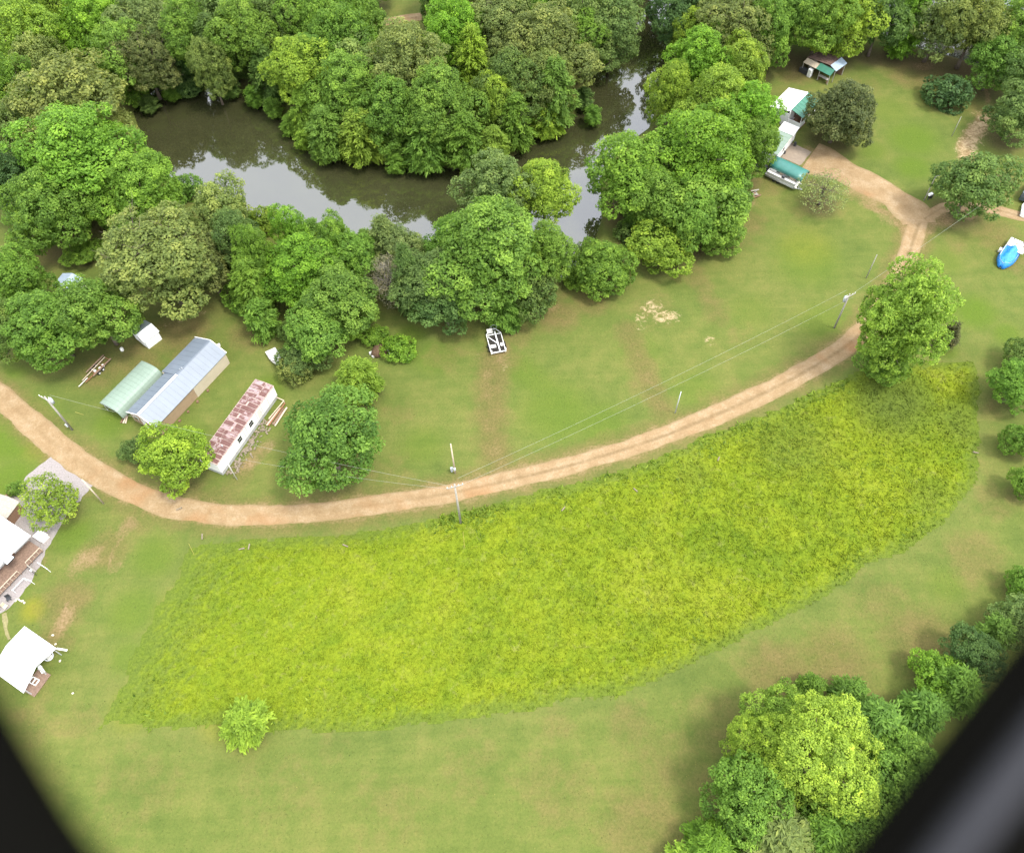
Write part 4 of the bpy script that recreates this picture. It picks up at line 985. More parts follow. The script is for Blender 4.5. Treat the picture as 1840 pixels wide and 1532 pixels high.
# 3 little shed with grey and white roof
def shed(a, b, zr, ze, wl, wr, ml, mr, mw, label, name='shed', ext=.15):
    o_, h_, L = frame_px(a, b, zr)
    s = empty(name, o_, h_, label, 'shed')
    slope('roof', [(-ext, 0, zr), (L+ext, 0, zr), (L+ext, wl+ext, ze), (-ext, wl+ext, ze)], ml, s, n=5)
    slope('roof', [(-ext, -wr-ext, ze), (L+ext, -wr-ext, ze), (L+ext, -.004, zr), (-ext, -.004, zr)], mr, s, n=5)
    for y in (wl-.05, -wr+.05):
        mb = MB(); mb.box((L/2, y, ze/2-.03), (L, .1, ze-.06)); mb.build('side_wall', mw, s)
    for x in (.05, L-.05):
        mb = MB(); A_ = [(x-.05, -wr+.1, 0), (x-.05, wl-.1, 0), (x-.05, wl-.1, ze-.02), (x-.05, 0, zr-.09), (x-.05, -wr+.1, ze-.02)]
        mb.loft([A_, [(p[0]+.1, p[1], p[2]) for p in A_]]); mb.build('gable_wall', mw, s)
    mb = MB(); mb.box((-.03, 0, .9), (.06, .75, 1.8)); d = mb.build('door', M['dirty_white'], s)
    mb = MB(); mb.box((-.08, .28, .95), (.05, .05, .12)); mb.build('handle', M['dark_metal'], d)
    return s
shed((246,600), (270,582), 2.6, 1.9, 1.9, 1.5, M['grey_roof'], M['white_roof'], M['white'], 'little shed with grey and white roof under the trees behind the green carport')
shed((112,512), (128,492), 2.8, 2.1, 2.0, 1.6, M['blue_grey'], M['blue_grey'], M['dirty_white'], 'grey roofed shed half hidden by trees at the left glade')

# 4 old trailer home with rusty sheet roof
o_, h_, LT = frame_px((389.5,834.5), (491,693), 3.1)     # right roof edge, near end to far end
T = empty('mobile_home', o_, h_, 'old white trailer home with rusty patched roof beside the round tree', 'trailer home')
WT = 3.15
mb = MB(); mb.slab([(-.05, -.05, 3.06), (LT+.05, -.05, 3.06), (LT+.05, WT/2, 3.17), (-.05, WT/2, 3.17)], .08); mb.slab([(-.05, WT/2+.001, 3.17), (LT+.05, WT/2+.001, 3.17), (LT+.05, WT+.05, 3.06), (-.05, WT+.05, 3.06)], .08); mb.build('roof', M['rust_seam'], T)
nrow = 19
sheet_me = None
mb = MB(); mb.box((0, 0, 0), (LT/nrow-.085, 1, .03)); sheet_me = mb.mesh('roof_sheet'); sheet_me.materials.append(M['rust'])
for i in range(nrow):
    cut = WT*R_.choice([.30, .38, .62, .70])+R_.uniform(-.12, .12)
    for y0, y1 in ((.05, cut-.04), (cut+.04, WT-.05)):
        if y0 < WT/2 < y1: segs = [(y0, WT/2), (WT/2+.003, y1)]
        else: segs = [(y0, y1)]
        for a_, b_ in segs:
            if b_-a_ < .25: continue
            so = bpy.data.objects.new('roof_sheet', sheet_me); C.objects.link(so); so.parent = T
            ym = (a_+b_)/2; so.location = (LT*(i+.5)/nrow+R_.uniform(-.02, .02), ym, 3.075+.11*(1-abs(ym-WT/2)/(WT/2))+.03)
            sg = 1 if ym < WT/2 else -1
            so.scale = (R_.uniform(.86, 1.04), b_-a_, 1); so.rotation_euler = (sg*math.atan2(.11, WT/2), 0, R_.uniform(-.012, .012))
ZF = .75
mb = MB(); mb.box((LT/2, .03, (3.0+ZF)/2), (LT, .06, 3.0-ZF-.04)); mb.build('side_wall', M['white'], T)
mb = MB(); mb.box((LT/2, WT-.03, (3.0+ZF)/2), (LT, .06, 3.0-ZF-.04)); mb.build('side_wall', M['white'], T)
mb = MB(); mb.box((.03, WT/2, (3.02+ZF)/2), (.06, WT-.13, 3.02-ZF-.04)); mb.build('end_wall', M['white'], T)
mb = MB(); mb.box((LT-.03, WT/2, (3.02+ZF)/2), (.06, WT-.13, 3.02-ZF-.04)); mb.build('end_wall', M['white'], T)
mb = MB(); mb.box((LT/2, WT/2, ZF/2), (LT-.1, WT-.1, ZF-.02)); mb.build('skirting', M['skirt'], T)
for x in (1.5, 3.6, 6.35, 6.95, 9.6, 11.0, 12.6): 
    mb = MB(); mb.box((x, -.018, (3.0+ZF)/2), (.05, .03, 3-ZF-.06)); mb.build('batten', M['skirt'], T)
for x in (5.2, 8.15):
    mb = MB(); mb.box((x, -.025, 2.1), (1.0, .05, 1.15)); wf = mb.build('window', M['white'], T)
    for k_, zz in ((0, 2.38), (1, 1.84)):
        mb = MB(); mb.box((x, -.055, zz), (.86, .02, .46)); mb.build('pane', M['glass'], wf)
mb = MB(); mb.box((10.3, -.025, 1.8), (.85, .05, 1.95)); d = mb.build('door', M['dirty_white'], T)
mb = MB(); mb.box((10.6, -.07, 1.75), (.05, .05, .12)); mb.build('handle', M['dark_metal'], d)
mb = MB(); mb.tube((2.8, .9, 3.1), (2.8, .9, 3.5), .09, n=8); mb.build('vent_pipe', M['galv'], T)
# debris along the wall
mb = MB()
for i in range(150):
    x, y = R_.uniform(.2, 10.5), -abs(R_.gauss(.0, .75))-.2
    mb.box((x, y, R_.uniform(.04, .14)), (R_.uniform(.1, .7), R_.uniform(.06, .25), R_.uniform(.04, .2)), R_.uniform(0, 3.1))
o = mb.build('debris', M['rubble'], None); o.location = o_; o.rotation_euler.z = h_; o['kind'] = 'stuff'; o['label'] = 'scattered boards and rubbish along the wall of the rusty trailer'
# lumber frame at its far end
for i in range(6):
    mb = MB(); l = R_.uniform(3.2, 4.6); mb.box((0, 0, .1+.09*(i % 3)), (l, .2, .09))
    o = mb.build('board', [M['wood'], M['wood_pale'], M['rustbar'], M['wood'], M['deck'], M['wood_pale']][i], None)
    o.location = Vector(o_)+Matrix.Rotation(h_, 3, 'Z') @ Vector((11.6+R_.uniform(-.3, .3), -1.0-.27*i, 0)); o.rotation_euler.z = h_+R_.uniform(-.06, .06)
    set_props(o, ['nearest','second','third','fourth','fifth','outermost'][i]+' long board out from the far end of the rusty trailer', 'board', 'boards stacked beside the trailer')
mb = MB(); q = [(12.9, -2.1), (14.6, -1.9), (14.9, -.7)]
mb.bar((10.6, -1.0, .5), (14.3, -1.35, .5), .12, .1); mb.bar((14.3, -1.35, .5), (14.4, .35, .5), .12, .1)
for p in ((10.7, -1.02), (12.5, -1.18), (14.25, -1.3), (14.38, .28)): mb.box((p[0], p[1], .23), (.1, .1, .46))
o = mb.build('railing', M['wood_pale'], None); o.location = o_; o.rotation_euler.z = h_; set_props(o, 'low pale wooden rail at the far end of the rusty trailer', 'railing')

# 5 white roofed house at the left edge, its deck and yard
a, b = P(55, 962.5, 2.9), P(0, 926, 2.9)            # far eave edge runs from the right corner up to the left
d = (a-b).normalized(); h5 = math.atan2(d.y, d.x)   # local x towards the right corner
Hs = empty('white_roofed_house', Vector((a.x, a.y, 0)), h5, 'house with bright white metal roof cut by the left edge', 'house')
vv = P(0, 1036, 2.9); lw = Matrix.Rotation(-h5, 3, 'Z') @ (vv-a)     # second corner on the deck side, local
W5 = 9.0; DX = 7.5
slope('roof', [(0, 0, 2.9), (0, -4.2, 3.12), (-DX, -4.2, 3.12), (-DX, 0, 2.9)][::-1], M['white_roof'], Hs, n=6)
slope('roof', [(0, -4.204, 3.12), (0, -W5, 2.9), (-DX, -W5, 2.9), (-DX, -4.204, 3.12)][::-1], M['white_roof'], Hs, n=6)
mb = MB(); mb.box((-DX/2-.95, -.35, 1.4), (DX-2.0, .12, 2.78)); mb.box((-DX/2-.95, -W5+.35, 1.4), (DX-2.0, .12, 2.78)); mb.build('side_wall', M['dirty_white'], Hs)
mb = MB(); mb.box((-1.9, -W5/2, 1.4), (.12, W5-.8, 2.8)); mb.build('gable_wall', M['dirty_white'], Hs)
mb = MB(); mb.box((-1.83, -3.2, 1.0), (.06, .95, 2.05)); dd_ = mb.build('door', M['wood'], Hs)
mb = MB(); mb.box((-1.78, -3.55, 1.0), (.06, .05, .12)); mb.build('handle', M['galv'], dd_)
for y in (-1.6, -5.6):
    mb = MB(); mb.box((-1.83, y, 1.6), (.06, 1.1, 1.0)); wf = mb.build('window', M['white'], Hs)
    mb = MB(); mb.box((-1.795, y, 1.6), (.02, .95, .85)); mb.build('pane', M['glass'], wf)
sx5 = P(13, 1003, 3.3); sl5 = Matrix.Rotation(-h5, 3, 'Z') @ (sx5-a)
mb = MB(); mb.box((0, 0, 0), (1.5, 1.3, .12)); sk = mb.build('skylight', M['dark_metal'], Hs); sk.location = (sl5.x-.1, sl5.y, 3.12-.22*abs(sl5.y+4.2)/4.5+.07)
mb = MB(); mb.box((-.36, 0, .075), (.62, 1.15, .03)); mb.build('pane', M['galv'], sk)
mb = MB(); mb.box((.36, 0, .075), (.62, 1.15, .03)); mb.build('pane', M['white'], sk)
# deck boards along the gable
DK = empty('porch_deck', Vector((a.x, a.y, 0)), h5, 'brown board porch deck along the white roofed house', 'deck')
for i in range(15):
    mb = MB(); mb.box((-1.6+.19*i, -5.2, .42), (.17, 9.6, .05)); mb.build('board', M['deck'], DK)
mb = MB()
for y in (-.6, -2.4, -4.3, -6.2, -8.0, -9.8):
    mb.box((-.25, y, .36), (2.9, .1, .06))
    for x in (-1.5, 1.0): mb.box((x, y, .165), (.1, .1, .33))
mb.build('joist', M['wood'], DK)
mb = MB()
for y0, y1 in ((-.5, -3.0), (-4.4, -9.8)):
    mb.box((1.12, (y0+y1)/2, 1.3), (.09, abs(y1-y0), .05))
    n = int(abs(y1-y0)/.6)
    for k_ in range(n+1): mb.box((1.12, y0+(y1-y0)*k_/n, .86), (.06, .06, .84))
mb.build('railing', M['wood_pale'], DK)
mb = MB(); mb.bar((1.16, -3.1, .5), (2.6, -3.1, .12), .1, .8); mb.build('ramp', M['wood_grey'], DK)
loc5 = lambda x, y, z=0: Vector((a.x, a.y, 0))+Matrix.Rotation(h5, 3, 'Z') @ Vector((x, y, z))
def put(o, p, rz): o.location = p; o.rotation_euler.z = rz; return o
mb = MB(); mb.bar((2.2, -2.1, .9), (4.2, -2.1, .9), .07, .07); mb.tube((2.25, -2.1, 0), (2.25, -2.1, .9), .04); mb.tube((4.15, -2.1, 0), (4.15, -2.1, .9), .04)
set_props(put(mb.build('handrail', M['white'], None), loc5(0, 0), h5), 'white handrail on the gravel at the upper end of the deck', 'handrail')
mb = MB(); mb.bar((2.4, -4.6, .9), (2.4, -6.6, .9), .08, .08); mb.bar((2.4, -4.6, .9), (3.7, -4.4, .9), .08, .08)
for p in ((2.4, -4.65), (2.4, -6.55), (3.65, -4.42)): mb.tube((p[0], p[1], 0), (p[0], p[1], .9), .04)
set_props(put(mb.build('handrail', M['white'], None), loc5(0, 0), h5), 'white corner handrail on the gravel before the deck', 'handrail')
mb = MB(); mb.tube((0, 0, 0), (0, 0, 2.2), .04); mb.bar((-.1, 0, 2.15), (.4, 0, 2.2), .05, .05)
lp = put(mb.build('yard_lamp', M['dark_metal'], None), loc5(2.9, -3.4), h5); set_props(lp, 'dark post with a white globe lamp beside the deck', 'lamp')
mb = MB(); mb.loft([[(math.cos(t)*.17*math.sin(p)+.4, math.sin(t)*.17*math.sin(p), 2.1+.17*math.cos(p)) for t in np.linspace(0, 2*np.pi, 9)[:-1]] for p in np.linspace(.2, 2.94, 5)]); mb.build('globe', M['porcelain'], lp, True)
for i, (x, y) in enumerate(((2.5, -7.6), (3.0, -8.6), (2.2, -9.2))):
    ch = empty('garden_chair', loc5(x, y), h5+R_.uniform(-1, 1), ['dark garden chair nearest the white corner handrail', 'pale garden chair in the middle below the deck', 'brown garden chair lowest beside the deck'][i], 'chair', 'garden chairs below the deck')
    m_ = [M['dark_metal'], M['wood_pale'], M['deck']][i]
    MB().box((0, 0, .43), (.55, .55, .06)).build('seat', m_, ch); MB().box((-.27, 0, .75), (.06, .55, .55)).build('backrest', m_, ch)
    for sx_ in (-1, 1):
        for sy_ in (-1, 1): MB().box((sx_*.24, sy_*.24, .2), (.05, .05, .4)).build('leg', m_, ch)
# white well house box on the gravel
wl = empty('well_cover', P(77, 966), h5, 'flat white box cover standing on the grey gravel by the house', 'box')
MB().box((0, 0, .35), (1.5, 1.15, .7)).build('body', M['dirty_white'], wl); MB().box((0, 0, .735), (1.62, 1.27, .07)).build('lid', M['white'], wl)
# brown roofed shed above it on the left edge and its fence
shed((-14,926), (12,893), 2.6, 2.1, 1.9, 1.6, M['wood_grey'], M['wood_grey'], M['wood'], 'small shed with pale brown roof cut by the left edge')
gw = MB(); p0, p1 = P(2, 915), P(26, 882); dv = (p1-p0)
gw.bar(p0+Vector((0, 0, .45)), p1+Vector((0, 0, .45)), .25, .9); set_props(gw.build('garden_wall', M['wood'], None), 'low brown garden wall between lawn and gravel pad', 'wall')
for i, (x, y, s_) in enumerate(((8, 921, .5), (3, 927, .6), (24, 908, .3))):
    g = MB(); g.box((0, 0, s_*.5), (s_*1.2, s_, s_)); g.box((s_*.7, 0, s_*.3), (s_*.5, s_*.6, s_*.6))
    set_props(put(g.build('storage_bin', [M['dark_metal'], M['white'], M['wood']][i], None), P(x, y), h5+i), ['dark bin beside the corner of the white roof', 'white bin touching the corner of the white roof', 'small brown bin on the gravel above the white roof'][i], 'bin', 'bins by the house corner')
for i in range(6):
    p = P(28+i*3.0+R_.uniform(-1, 1), 1074+R_.uniform(0, 6)+abs(i-2)*1.2); st = MB()
    r0 = R_.uniform(.12, .2); st.loft([[(math.cos(t)*r0*q, math.sin(t)*r0*q*.8, z_) for t in np.linspace(0, 2*np.pi, 8)[:-1]] for q, z_ in ((1, 0), (1.05, r0*.4), (.6, r0*.8))])
    set_props(put(st.build('stone', M['stone'], None, True), p, i), ['first','second','third','fourth','fifth','last'][i]+' pale stone from the left in the row at the gravel edge', 'stone', 'row of pale stones at the gravel edge')
pth = spline(G([(6,1102),(9,1120),(13,1136),(17,1150)])); strip('footpath', pth, lambda s: .22+0*s, .006, M['path'], 30)

# 6 white canopy: gabled white metal roof on posts
ca, cb, cc = P(44.6,1125,2.5), P(101,1164,2.5), P(41,1244,2.5)
rg = P(73,1200,3.3); dz = (cb-cc); h6 = math.atan2(dz.y, dz.x)
dirx = (cb-ca).normalized(); nrm6 = Vector((-(cb-cc).y, (cb-cc).x, 0)).normalized()
if nrm6.dot(ca-cb) < 0: nrm6 = -nrm6
Lc = 6.4
CN = empty('carport', (cb.x, cb.y, 0), 0, 'open shelter with brilliant white sheet roof cut by the left edge', 'shelter')
lo = lambda v, z: (v.x-cb.x, v.y-cb.y, z)
back = nrm6*Lc
rgx = (cb*.52+cc*.48)+(-nrm6)*.0
slope('roof', [lo(cb, 2.5), lo(cb+(ca-cb), 2.5), lo(rgx+(ca-cb)*1.0, 3.05), lo(rgx+nrm6*.35, 3.05)], M['white_roof'], CN, n=6)
c2 = cc+(ca-cb)
slope('roof', [lo(cc, 2.35), lo(c2, 2.35), lo(rgx+(ca-cb)*1.0, 3.046), lo(rgx+nrm6*.35, 3.046)], M['white_roof'], CN, n=6)
for v in (cb+(ca-cb)*.08+(cc-cb)*.05, cc+(ca-cb)*.08+(cb-cc)*.05, cb+(ca-cb)*.92+(cc-cb)*.05, c2-(ca-cb)*.08+(cb-cc)*.05, cb+(ca-cb)*.08+(cc-cb)*.5):
    mb = MB(); mb.box(lo(v, 1.14), (.1, .1, 2.28)); mb.build('post', M['galv'], CN)
mb = MB(); e_ = cb+(cb-ca)*.01; f_ = P(121,1168,1.9); mb.bar(lo(e_, 2.44), lo(f_, 1.95), .22, .07); mb.build('awning_arm', M['white'], CN)
# under it: deck, wheel, bench, crate
dkc = P(66,1226); DK2 = empty('platform', dkc, h6, 'low reddish board platform beside the white shelter', 'platform')
for i in range(9):
    mb = MB(); mb.box((0, -.95+.22*i, .16), (3.0, .2, .06)); mb.build('board', M['deck'], DK2)
MB().box((-1.2, 0, .065), (.12, 1.9, .13)).box((1.2, 0, .065), (.12, 1.9, .13)).build('joist', M['wood'], DK2)
st = MB(); st.bar((-.36, -.55, .26), (-.36, .55, .26), .1, .08); st.bar((.36, -.55, .26), (.36, .55, .26), .1, .08)
for y in (-.52, 0, .52): st.bar((-.31, y, .262), (.31, y, .262), .13, .07)
set_props(put(st.build('step_frame', M['white'], None), P(63,1224), h6), 'white two panel ladder frame lying on the board platform', 'ladder')
bn = empty('bench', P(77,1203.5), h6+1.2, 'small white bench at the middle of the shelter edge', 'bench')
MB().box((0, 0, .45), (1.2, .42, .06)).build('seat', M['white'], bn)
for x in (-.48, .48): MB().box((x, 0, .21), (.08, .36, .42)).build('leg', M['white'], bn)
wh = empty('hose_reel', P(95,1183), h6, 'grey wheel like hose reel standing under the shelter edge', 'hose reel')
w1 = MB(); n = 20
w1.loft([[(math.cos(t)*(.55+.09*math.cos(u)), .09*math.sin(u), .66+math.sin(t)*(.55+.09*math.cos(u))) for u in np.linspace(0, 2*np.pi, 7)[:-1]] for t in np.linspace(0, 2*np.pi, n+1)], cap=False)
w1.build('rim', M['galv'], wh, True).rotation_euler = (math.radians(-40), 0, 0)
MB().box((0, .45, .25), (.7, .5, .5)).build('drum', M['dirty_white'], wh)
for i, (x, y, r0) in enumerate(((95,1141,.2),(100,1157,.17),(108,1187,.18),(76,1228,.16),(60,1243,.2),(131,1245,.16))):
    st = MB(); st.loft([[(math.cos(t)*r0*q, math.sin(t)*r0*q*.75, z_) for t in np.linspace(0, 2*np.pi, 8)[:-1]] for q, z_ in ((1, 0), (1.05, r0*.4), (.6, r0*.8))])
    set_props(put(st.build('stone', M['stone'], None, True), P(x, y), i*.7), ['pale stone on the dirt above the shelter corner', 'pale stone touching the shelter arm', 'pale stone right of the hose reel', 'pale stone at the right rim of the platform', 'pale stone at the lowest corner of the platform', 'lone pale stone on the grass right of the shelter'][i], 'stone', 'loose stones around the shelter')

# 7 the yard at the top right
def local(o_, h_): 
    R3 = Matrix.Rotation(h_, 3, 'Z'); return lambda x, y, z=0.0: Vector((o_.x, o_.y, 0))+R3 @ Vector((x, y, z))
# 7a house with white and green roof; x from the near end of its ridge to the far end
o_, h_, L7 = frame_px((1419,199), (1451,167), 3.5)
H7 = empty('white_house', o_, h_, 'small house with stained white roof and green porch roof behind the dark round tree', 'house')
slope('roof', [(-.2, 0, 3.5), (L7+.2, 0, 3.5), (L7+.2, 3.9, 2.8), (-.2, 3.9, 2.8)], M['dingy_roof'], H7, n=7)
slope('porch_roof', [(.6, -2.6, 2.7), (L7+.2, -2.6, 2.7), (L7+.2, -.11, 3.45), (.6, -.11, 3.45)], M['green_dark'], H7, n=7)
MB().box((L7/2, 0, 3.53), (L7+.4, .22, .07)).build('ridge_cap', M['white'], H7)
MB().box((L7/2, 3.6, 1.36), (L7-.3, .12, 2.72)).build('side_wall', M['white'], H7); MB().box((L7/2, -.1, 1.6), (L7-.3, .12, 3.2)).build('side_wall', M['white'], H7)
for x in (.05, L7-.05): MB().box((x, 1.75, 1.4), (.12, 3.55, 2.8)).build('gable_wall', M['white'], H7)
for x in (.7, L7*.5, L7): MB().box((x, -2.4, 1.33), (.1, .1, 2.66)).build('post', M['white'], H7)
MB().box((L7/2+.2, -1.35, .25), (L7-.2, 2.3, .5)).build('porch_floor', M['wood'], H7)
MB().box((.55, -1.3, 1.0), (.08, 2.5, .95)).box((L7/2+.3, -2.53, 1.0), (L7-.5, .08, .95)).build('parapet', M['white'], H7)
MB().box((3.0, -.19, 1.5), (.9, .05, 1.9)).build('door', M['wood'], H7)
pt = empty('porch_table', local(o_, h_)(1.6, -1.1, .5), h_, 'dark table on the porch under the green roof', 'table')
MB().box((0, 0, .72), (1.1, .7, .05)).build('tabletop', M['wood'], pt)
for x in (-.45, .45):
    for y in (-.28, .28): MB().box((x, y, .35), (.06, .06, .7)).build('leg', M['wood'], pt)
tb = MB(); tb.tube((0, 0, 0), (0, 0, .75), .34, .34, 12); set_props(put(tb.build('water_barrel', M['porcelain'], None), P(1425, 219), 0), 'white round barrel between the white house and the white trailer', 'barrel')
# 7b white trailer with long side towards the slab
o_, h_, L8 = frame_px((1397,277), (1432,232), 2.7)
T8 = empty('house_trailer', o_, h_, 'white trailer with long ribbed side wall beside the concrete slab', 'trailer')
slope('roof', [(-.1, -.1, 2.66), (L8*.75, -.1, 2.66), (L8*.75, 2.8, 2.72), (-.1, 2.8, 2.72)], M['green_roof'], T8, n=6)
slope('roof', [(L8*.75+.004, -.25, 2.72), (L8+.6, -.25, 2.72), (L8+.6, 2.8, 2.78), (L8*.75+.004, 2.8, 2.78)], M['white_roof'], T8, n=2)
MB().box((L8/2, 0, 1.5), (L8, .1, 2.2)).build('side_wall', M['white'], T8)
MB().box((L8/2, 2.7, 1.5), (L8, .1, 2.2)).build('side_wall', M['white'], T8)
for x in (0, L8): MB().box((x, 1.35, 1.5), (.1, 2.58, 2.2)).build('end_wall', M['white'], T8)
rb = MB()
for i in range(15): rb.box((.2+i*(L8-.4)/14, -.065, 1.5), (.04, .03, 2.16))
rb.build('wall_rib', M['dirty_white'], T8)
for x in (1.2, 1.9): 
    w_ = MB(); w_.tube((x, -.08, .32), (x, .14, .32), .32, .32, 14); w_.build('wheel', M['dark'], T8)
MB().box((L8*.62, -.07, 1.45), (.75, .05, 1.9)).build('door', M['dirty_white'], T8)
MB().box((L8*.35, -.07, 1.8), (.8, .05, .6)).build('window', M['glass'], T8)
for i, (x, y) in enumerate(((1428,262),(1408,276),(1422,254))):
    g = MB(); g.box((0, 0, .3), (.5, .4, .6)); g.box((.0, .1, .7), (.4, .3, .2)); 
    set_props(put(g.build('grill', M['dark_metal'], None), P(x, y), h_+i), ['dark grill at the trailer side by the slab middle', 'dark box grill at the near corner of the slab', 'dark cart at the far corner of the slab'][i], 'grill', 'dark things along the white trailer')
# 7c arched green carport and the pontoon boat under it; x runs left to right
o_, h_, L9 = frame_px((1391,286), (1449,313), 2.4)
K9 = empty('boat_shelter', o_, h_, 'green arched metal carport over a pale pontoon boat', 'carport')
rings = []
for x in np.linspace(0, L9, 6):
    up_ = []; lo_ = []
    for q in np.linspace(0, math.pi, 13): 
        y, z = 1.45*math.cos(q), 1.95+.62*math.sin(q); up_.append((x, y, z)); lo_.append((x, y*.965, z-.05))
    up_ = [(x, 1.47, 1.55)]+up_+[(x, -1.47, 1.6)]; lo_ = [(x, 1.42, 1.55)]+lo_+[(x, -1.42, 1.6)]
    rings.append(up_+lo_[::-1])
MB().loft(rings).build('roof', M['teal_roof'], K9, True)
for x in (.15, L9/2, L9-.15):
    for y in (-1.4, 1.4): MB().box((x, y, .8), (.07, .07, 1.6)).build('post', M['galv'], K9)
bt = empty('pontoon_boat', local(o_, h_)(.1, -1.55), h_, 'pale pontoon boat parked under the green arched carport', 'boat')
for y in (-.75, .75):
    g = MB(); g.tube((.1, y, .62), (5.6, y, .62), .3, .3, 12); g.tube((5.6, y, .62), (6.3, y, .72), .3, .06, 12); g.build('pontoon', M['alu'], bt, True)
MB().box((3.0, 0, .98), (6.1, 2.2, .1)).build('deck', M['dirty_white'], bt)
rl = MB()
for y in (-1.05, 1.05): rl.box((3.0, y, 1.32), (5.6, .05, .52))
rl.box((.2, 0, 1.32), (.05, 2.05, .52)); rl.box((5.8, 0, 1.32), (.05, 2.05, .52)); rl.build('fence_panel', M['alu'], bt)
for x in (.8, 2.6, 4.6): MB().box((x, .6, 1.25), (1.1, .6, .42)).build('seat', M['seat'] if x > 1 else M['white'], bt)
MB().box((3.2, -.6, 1.45), (.5, .5, .8)).build('console', M['dark_metal'], bt)
tr_ = MB(); tr_.bar((.3, -.5, .28), (5.4, -.5, .28), .08, .1); tr_.bar((.3, .5, .28), (5.4, .5, .28), .08, .1); tr_.bar((5.4, .5, .28), (7.0, 0, .3), .08, .1); tr_.bar((5.4, -.5, .28), (7.0, 0, .3), .08, .1); tr_.build('trailer_frame', M['galv'], bt)
for x in (1.8, 2.6):
    for y in (-.85, .85): MB().tube((x, y-.1, .28), (x, y+.1, .28), .28, .28, 12).build('wheel', M['dark'], bt)
rl = MB(); q0, q1 = P(1378,314), P(1424,336); rl.bar(q0+Vector((0, 0, .5)), q1+Vector((0, 0, .5)), .06, .06)
for t in (0, .33, .66, 1): v = q0.lerp(q1, t); rl.tube(v, v+Vector((0, 0, .5)), .04)
set_props(rl.build('rail', M['wood_grey'], None), 'low pale rail on the grass in front of the pontoon boat', 'rail')
# 7d dark utility buggy and grey lean-to left of it
bg_ = empty('utility_buggy', P(1367,306), h_+.5, 'dark open utility buggy under the trees left of the boat carport', 'buggy')
MB().box((0, 0, .55), (2.2, 1.1, .4)).box((.85, 0, .8), (.5, 1.0, .2)).build('body', M['dark_metal'], bg_)
MB().box((-.75, 0, .85), (.7, 1.05, .18)).build('cargo_bed', M['dark'], bg_); MB().box((-.1, 0, .85), (.5, .95, .16)).build('seat', M['dark'], bg_)
cg = MB()
for x in (-.4, .5):
    for y in (-.48, .48): cg.bar((x, y, .7), (x*.8, y*.9, 1.7), .05, .05)
cg.bar((-.32, -.43, 1.7), (.4, -.43, 1.7), .05); cg.bar((-.32, .43, 1.7), (.4, .43, 1.7), .05); cg.build('roll_cage', M['dark_metal'], bg_)
for x in (-.75, .8):
    for y in (-.55, .55): MB().tube((x, y-.12, .32), (x, y+.12, .32), .32, .32, 12).build('wheel', M['dark'], bg_)
lt = empty('lean_to', P(1352,285), h_, 'low grey roofed lean to almost hidden under the trees by the buggy', 'shed')
slope('roof', [(-1.5, -1.3, 1.9), (1.5, -1.3, 1.9), (1.5, 1.3, 2.3), (-1.5, 1.3, 2.3)], M['grey_roof'], lt, n=4)
for x in (-1.35, 1.35):
    for y in (-1.15, 1.15): MB().box((x, y, .92), (.1, .1, 1.84)).build('post', M['wood'], lt)
MB().box((0, 1.2, 1.05), (2.6, .08, 2.1)).build('rear_wall', M['wood_grey'], lt)
# 7e pile of pale boards
for i in range(9):
    g = MB(); g.box((0, 0, .08+.075*i), (R_.uniform(.9, 1.9), R_.uniform(.15, .3), .07)); o = g.build('board', [M['wood_grey'], M['wood'], M['wood_grey']][i % 3], None)
    put(o, P(1357+R_.uniform(-5, 5), 351+R_.uniform(-5, 5)), .5+R_.uniform(-.7, .7)); set_props(o, 'grey board in the untidy heap on the lawn below the buggy', 'board', 'heap of pale boards')
# 7f shed at the far side of the yard: long brown slope, short blue slope, front lean-tos
a_, b_ = P(1493,117,3.2), P(1511,104,3.2); d_ = b_-a_; h_ = math.atan2(d_.y, d_.x); L10 = d_.length
o_ = Vector((a_.x, a_.y, 0)); S10 = empty('yard_shed', o_, h_, 'open yard shed with brown roof and blue grey right slope at the wood edge', 'shed')
slope('roof', [(-.1, 0, 3.2), (L10+.2, 0, 3.2), (L10+.2, 4.6, 2.5), (-.1, 5.2, 2.5)], M['brown_roof'], S10, n=6)
slope('roof', [(-.1, -1.5, 2.6), (L10+.2, -1.5, 2.6), (L10+.2, -.004, 3.2), (-.1, -.004, 3.2)], M['blue_grey'], S10, n=4)
slope('lean_to_roof', [(-1.4, -1.2, 2.1), (-.12, -1.2, 2.75), (-.12, 2.1, 2.75), (-1.4, 2.1, 2.1)], M['green_dark'], S10, n=0)
slope('lean_to_roof', [(-1.4, 2.11, 2.1), (-.12, 2.11, 2.5), (-.12, 5.1, 2.4), (-1.4, 5.1, 2.05)], M['wood_pale'], S10, n=0)
for x, y, z in ((-1.3, -1.1, 2.05), (-1.3, 1.2, 2.05), (-1.3, 3.2, 2.0), (-1.3, 5.0, 1.97), (L10, -1.3, 2.6), (L10, 4.4, 2.5), (0, -1.3, 2.6)): MB().box((x, y, z/2), (.12, .12, z)).build('post', M['wood_grey'], S10)
MB().box((L10-.1, 1.6, 1.15), (.1, 5.6, 2.3)).build('rear_wall', M['wood'], S10); MB().box((L10/2, 4.5, 1.1), (L10-.4, .1, 2.2)).build('side_wall', M['wood_grey'], S10)
wk = empty('work_bench', local(o_, h_)(-.9, .2), h_, 'long dark work bench in the open front of the yard shed', 'bench')
MB().box((0, 0, .85), (.7, 2.2, .07)).build('bench_top', M['wood_grey'], wk)
for y in (-.95, .95): MB().box((0, y, .4), (.6, .1, .8)).build('leg', M['wood'], wk)
fr = empty('fridge', local(o_, h_)(-1.5, 3.0), h_, 'white refrigerator standing in the front of the yard shed', 'refrigerator')
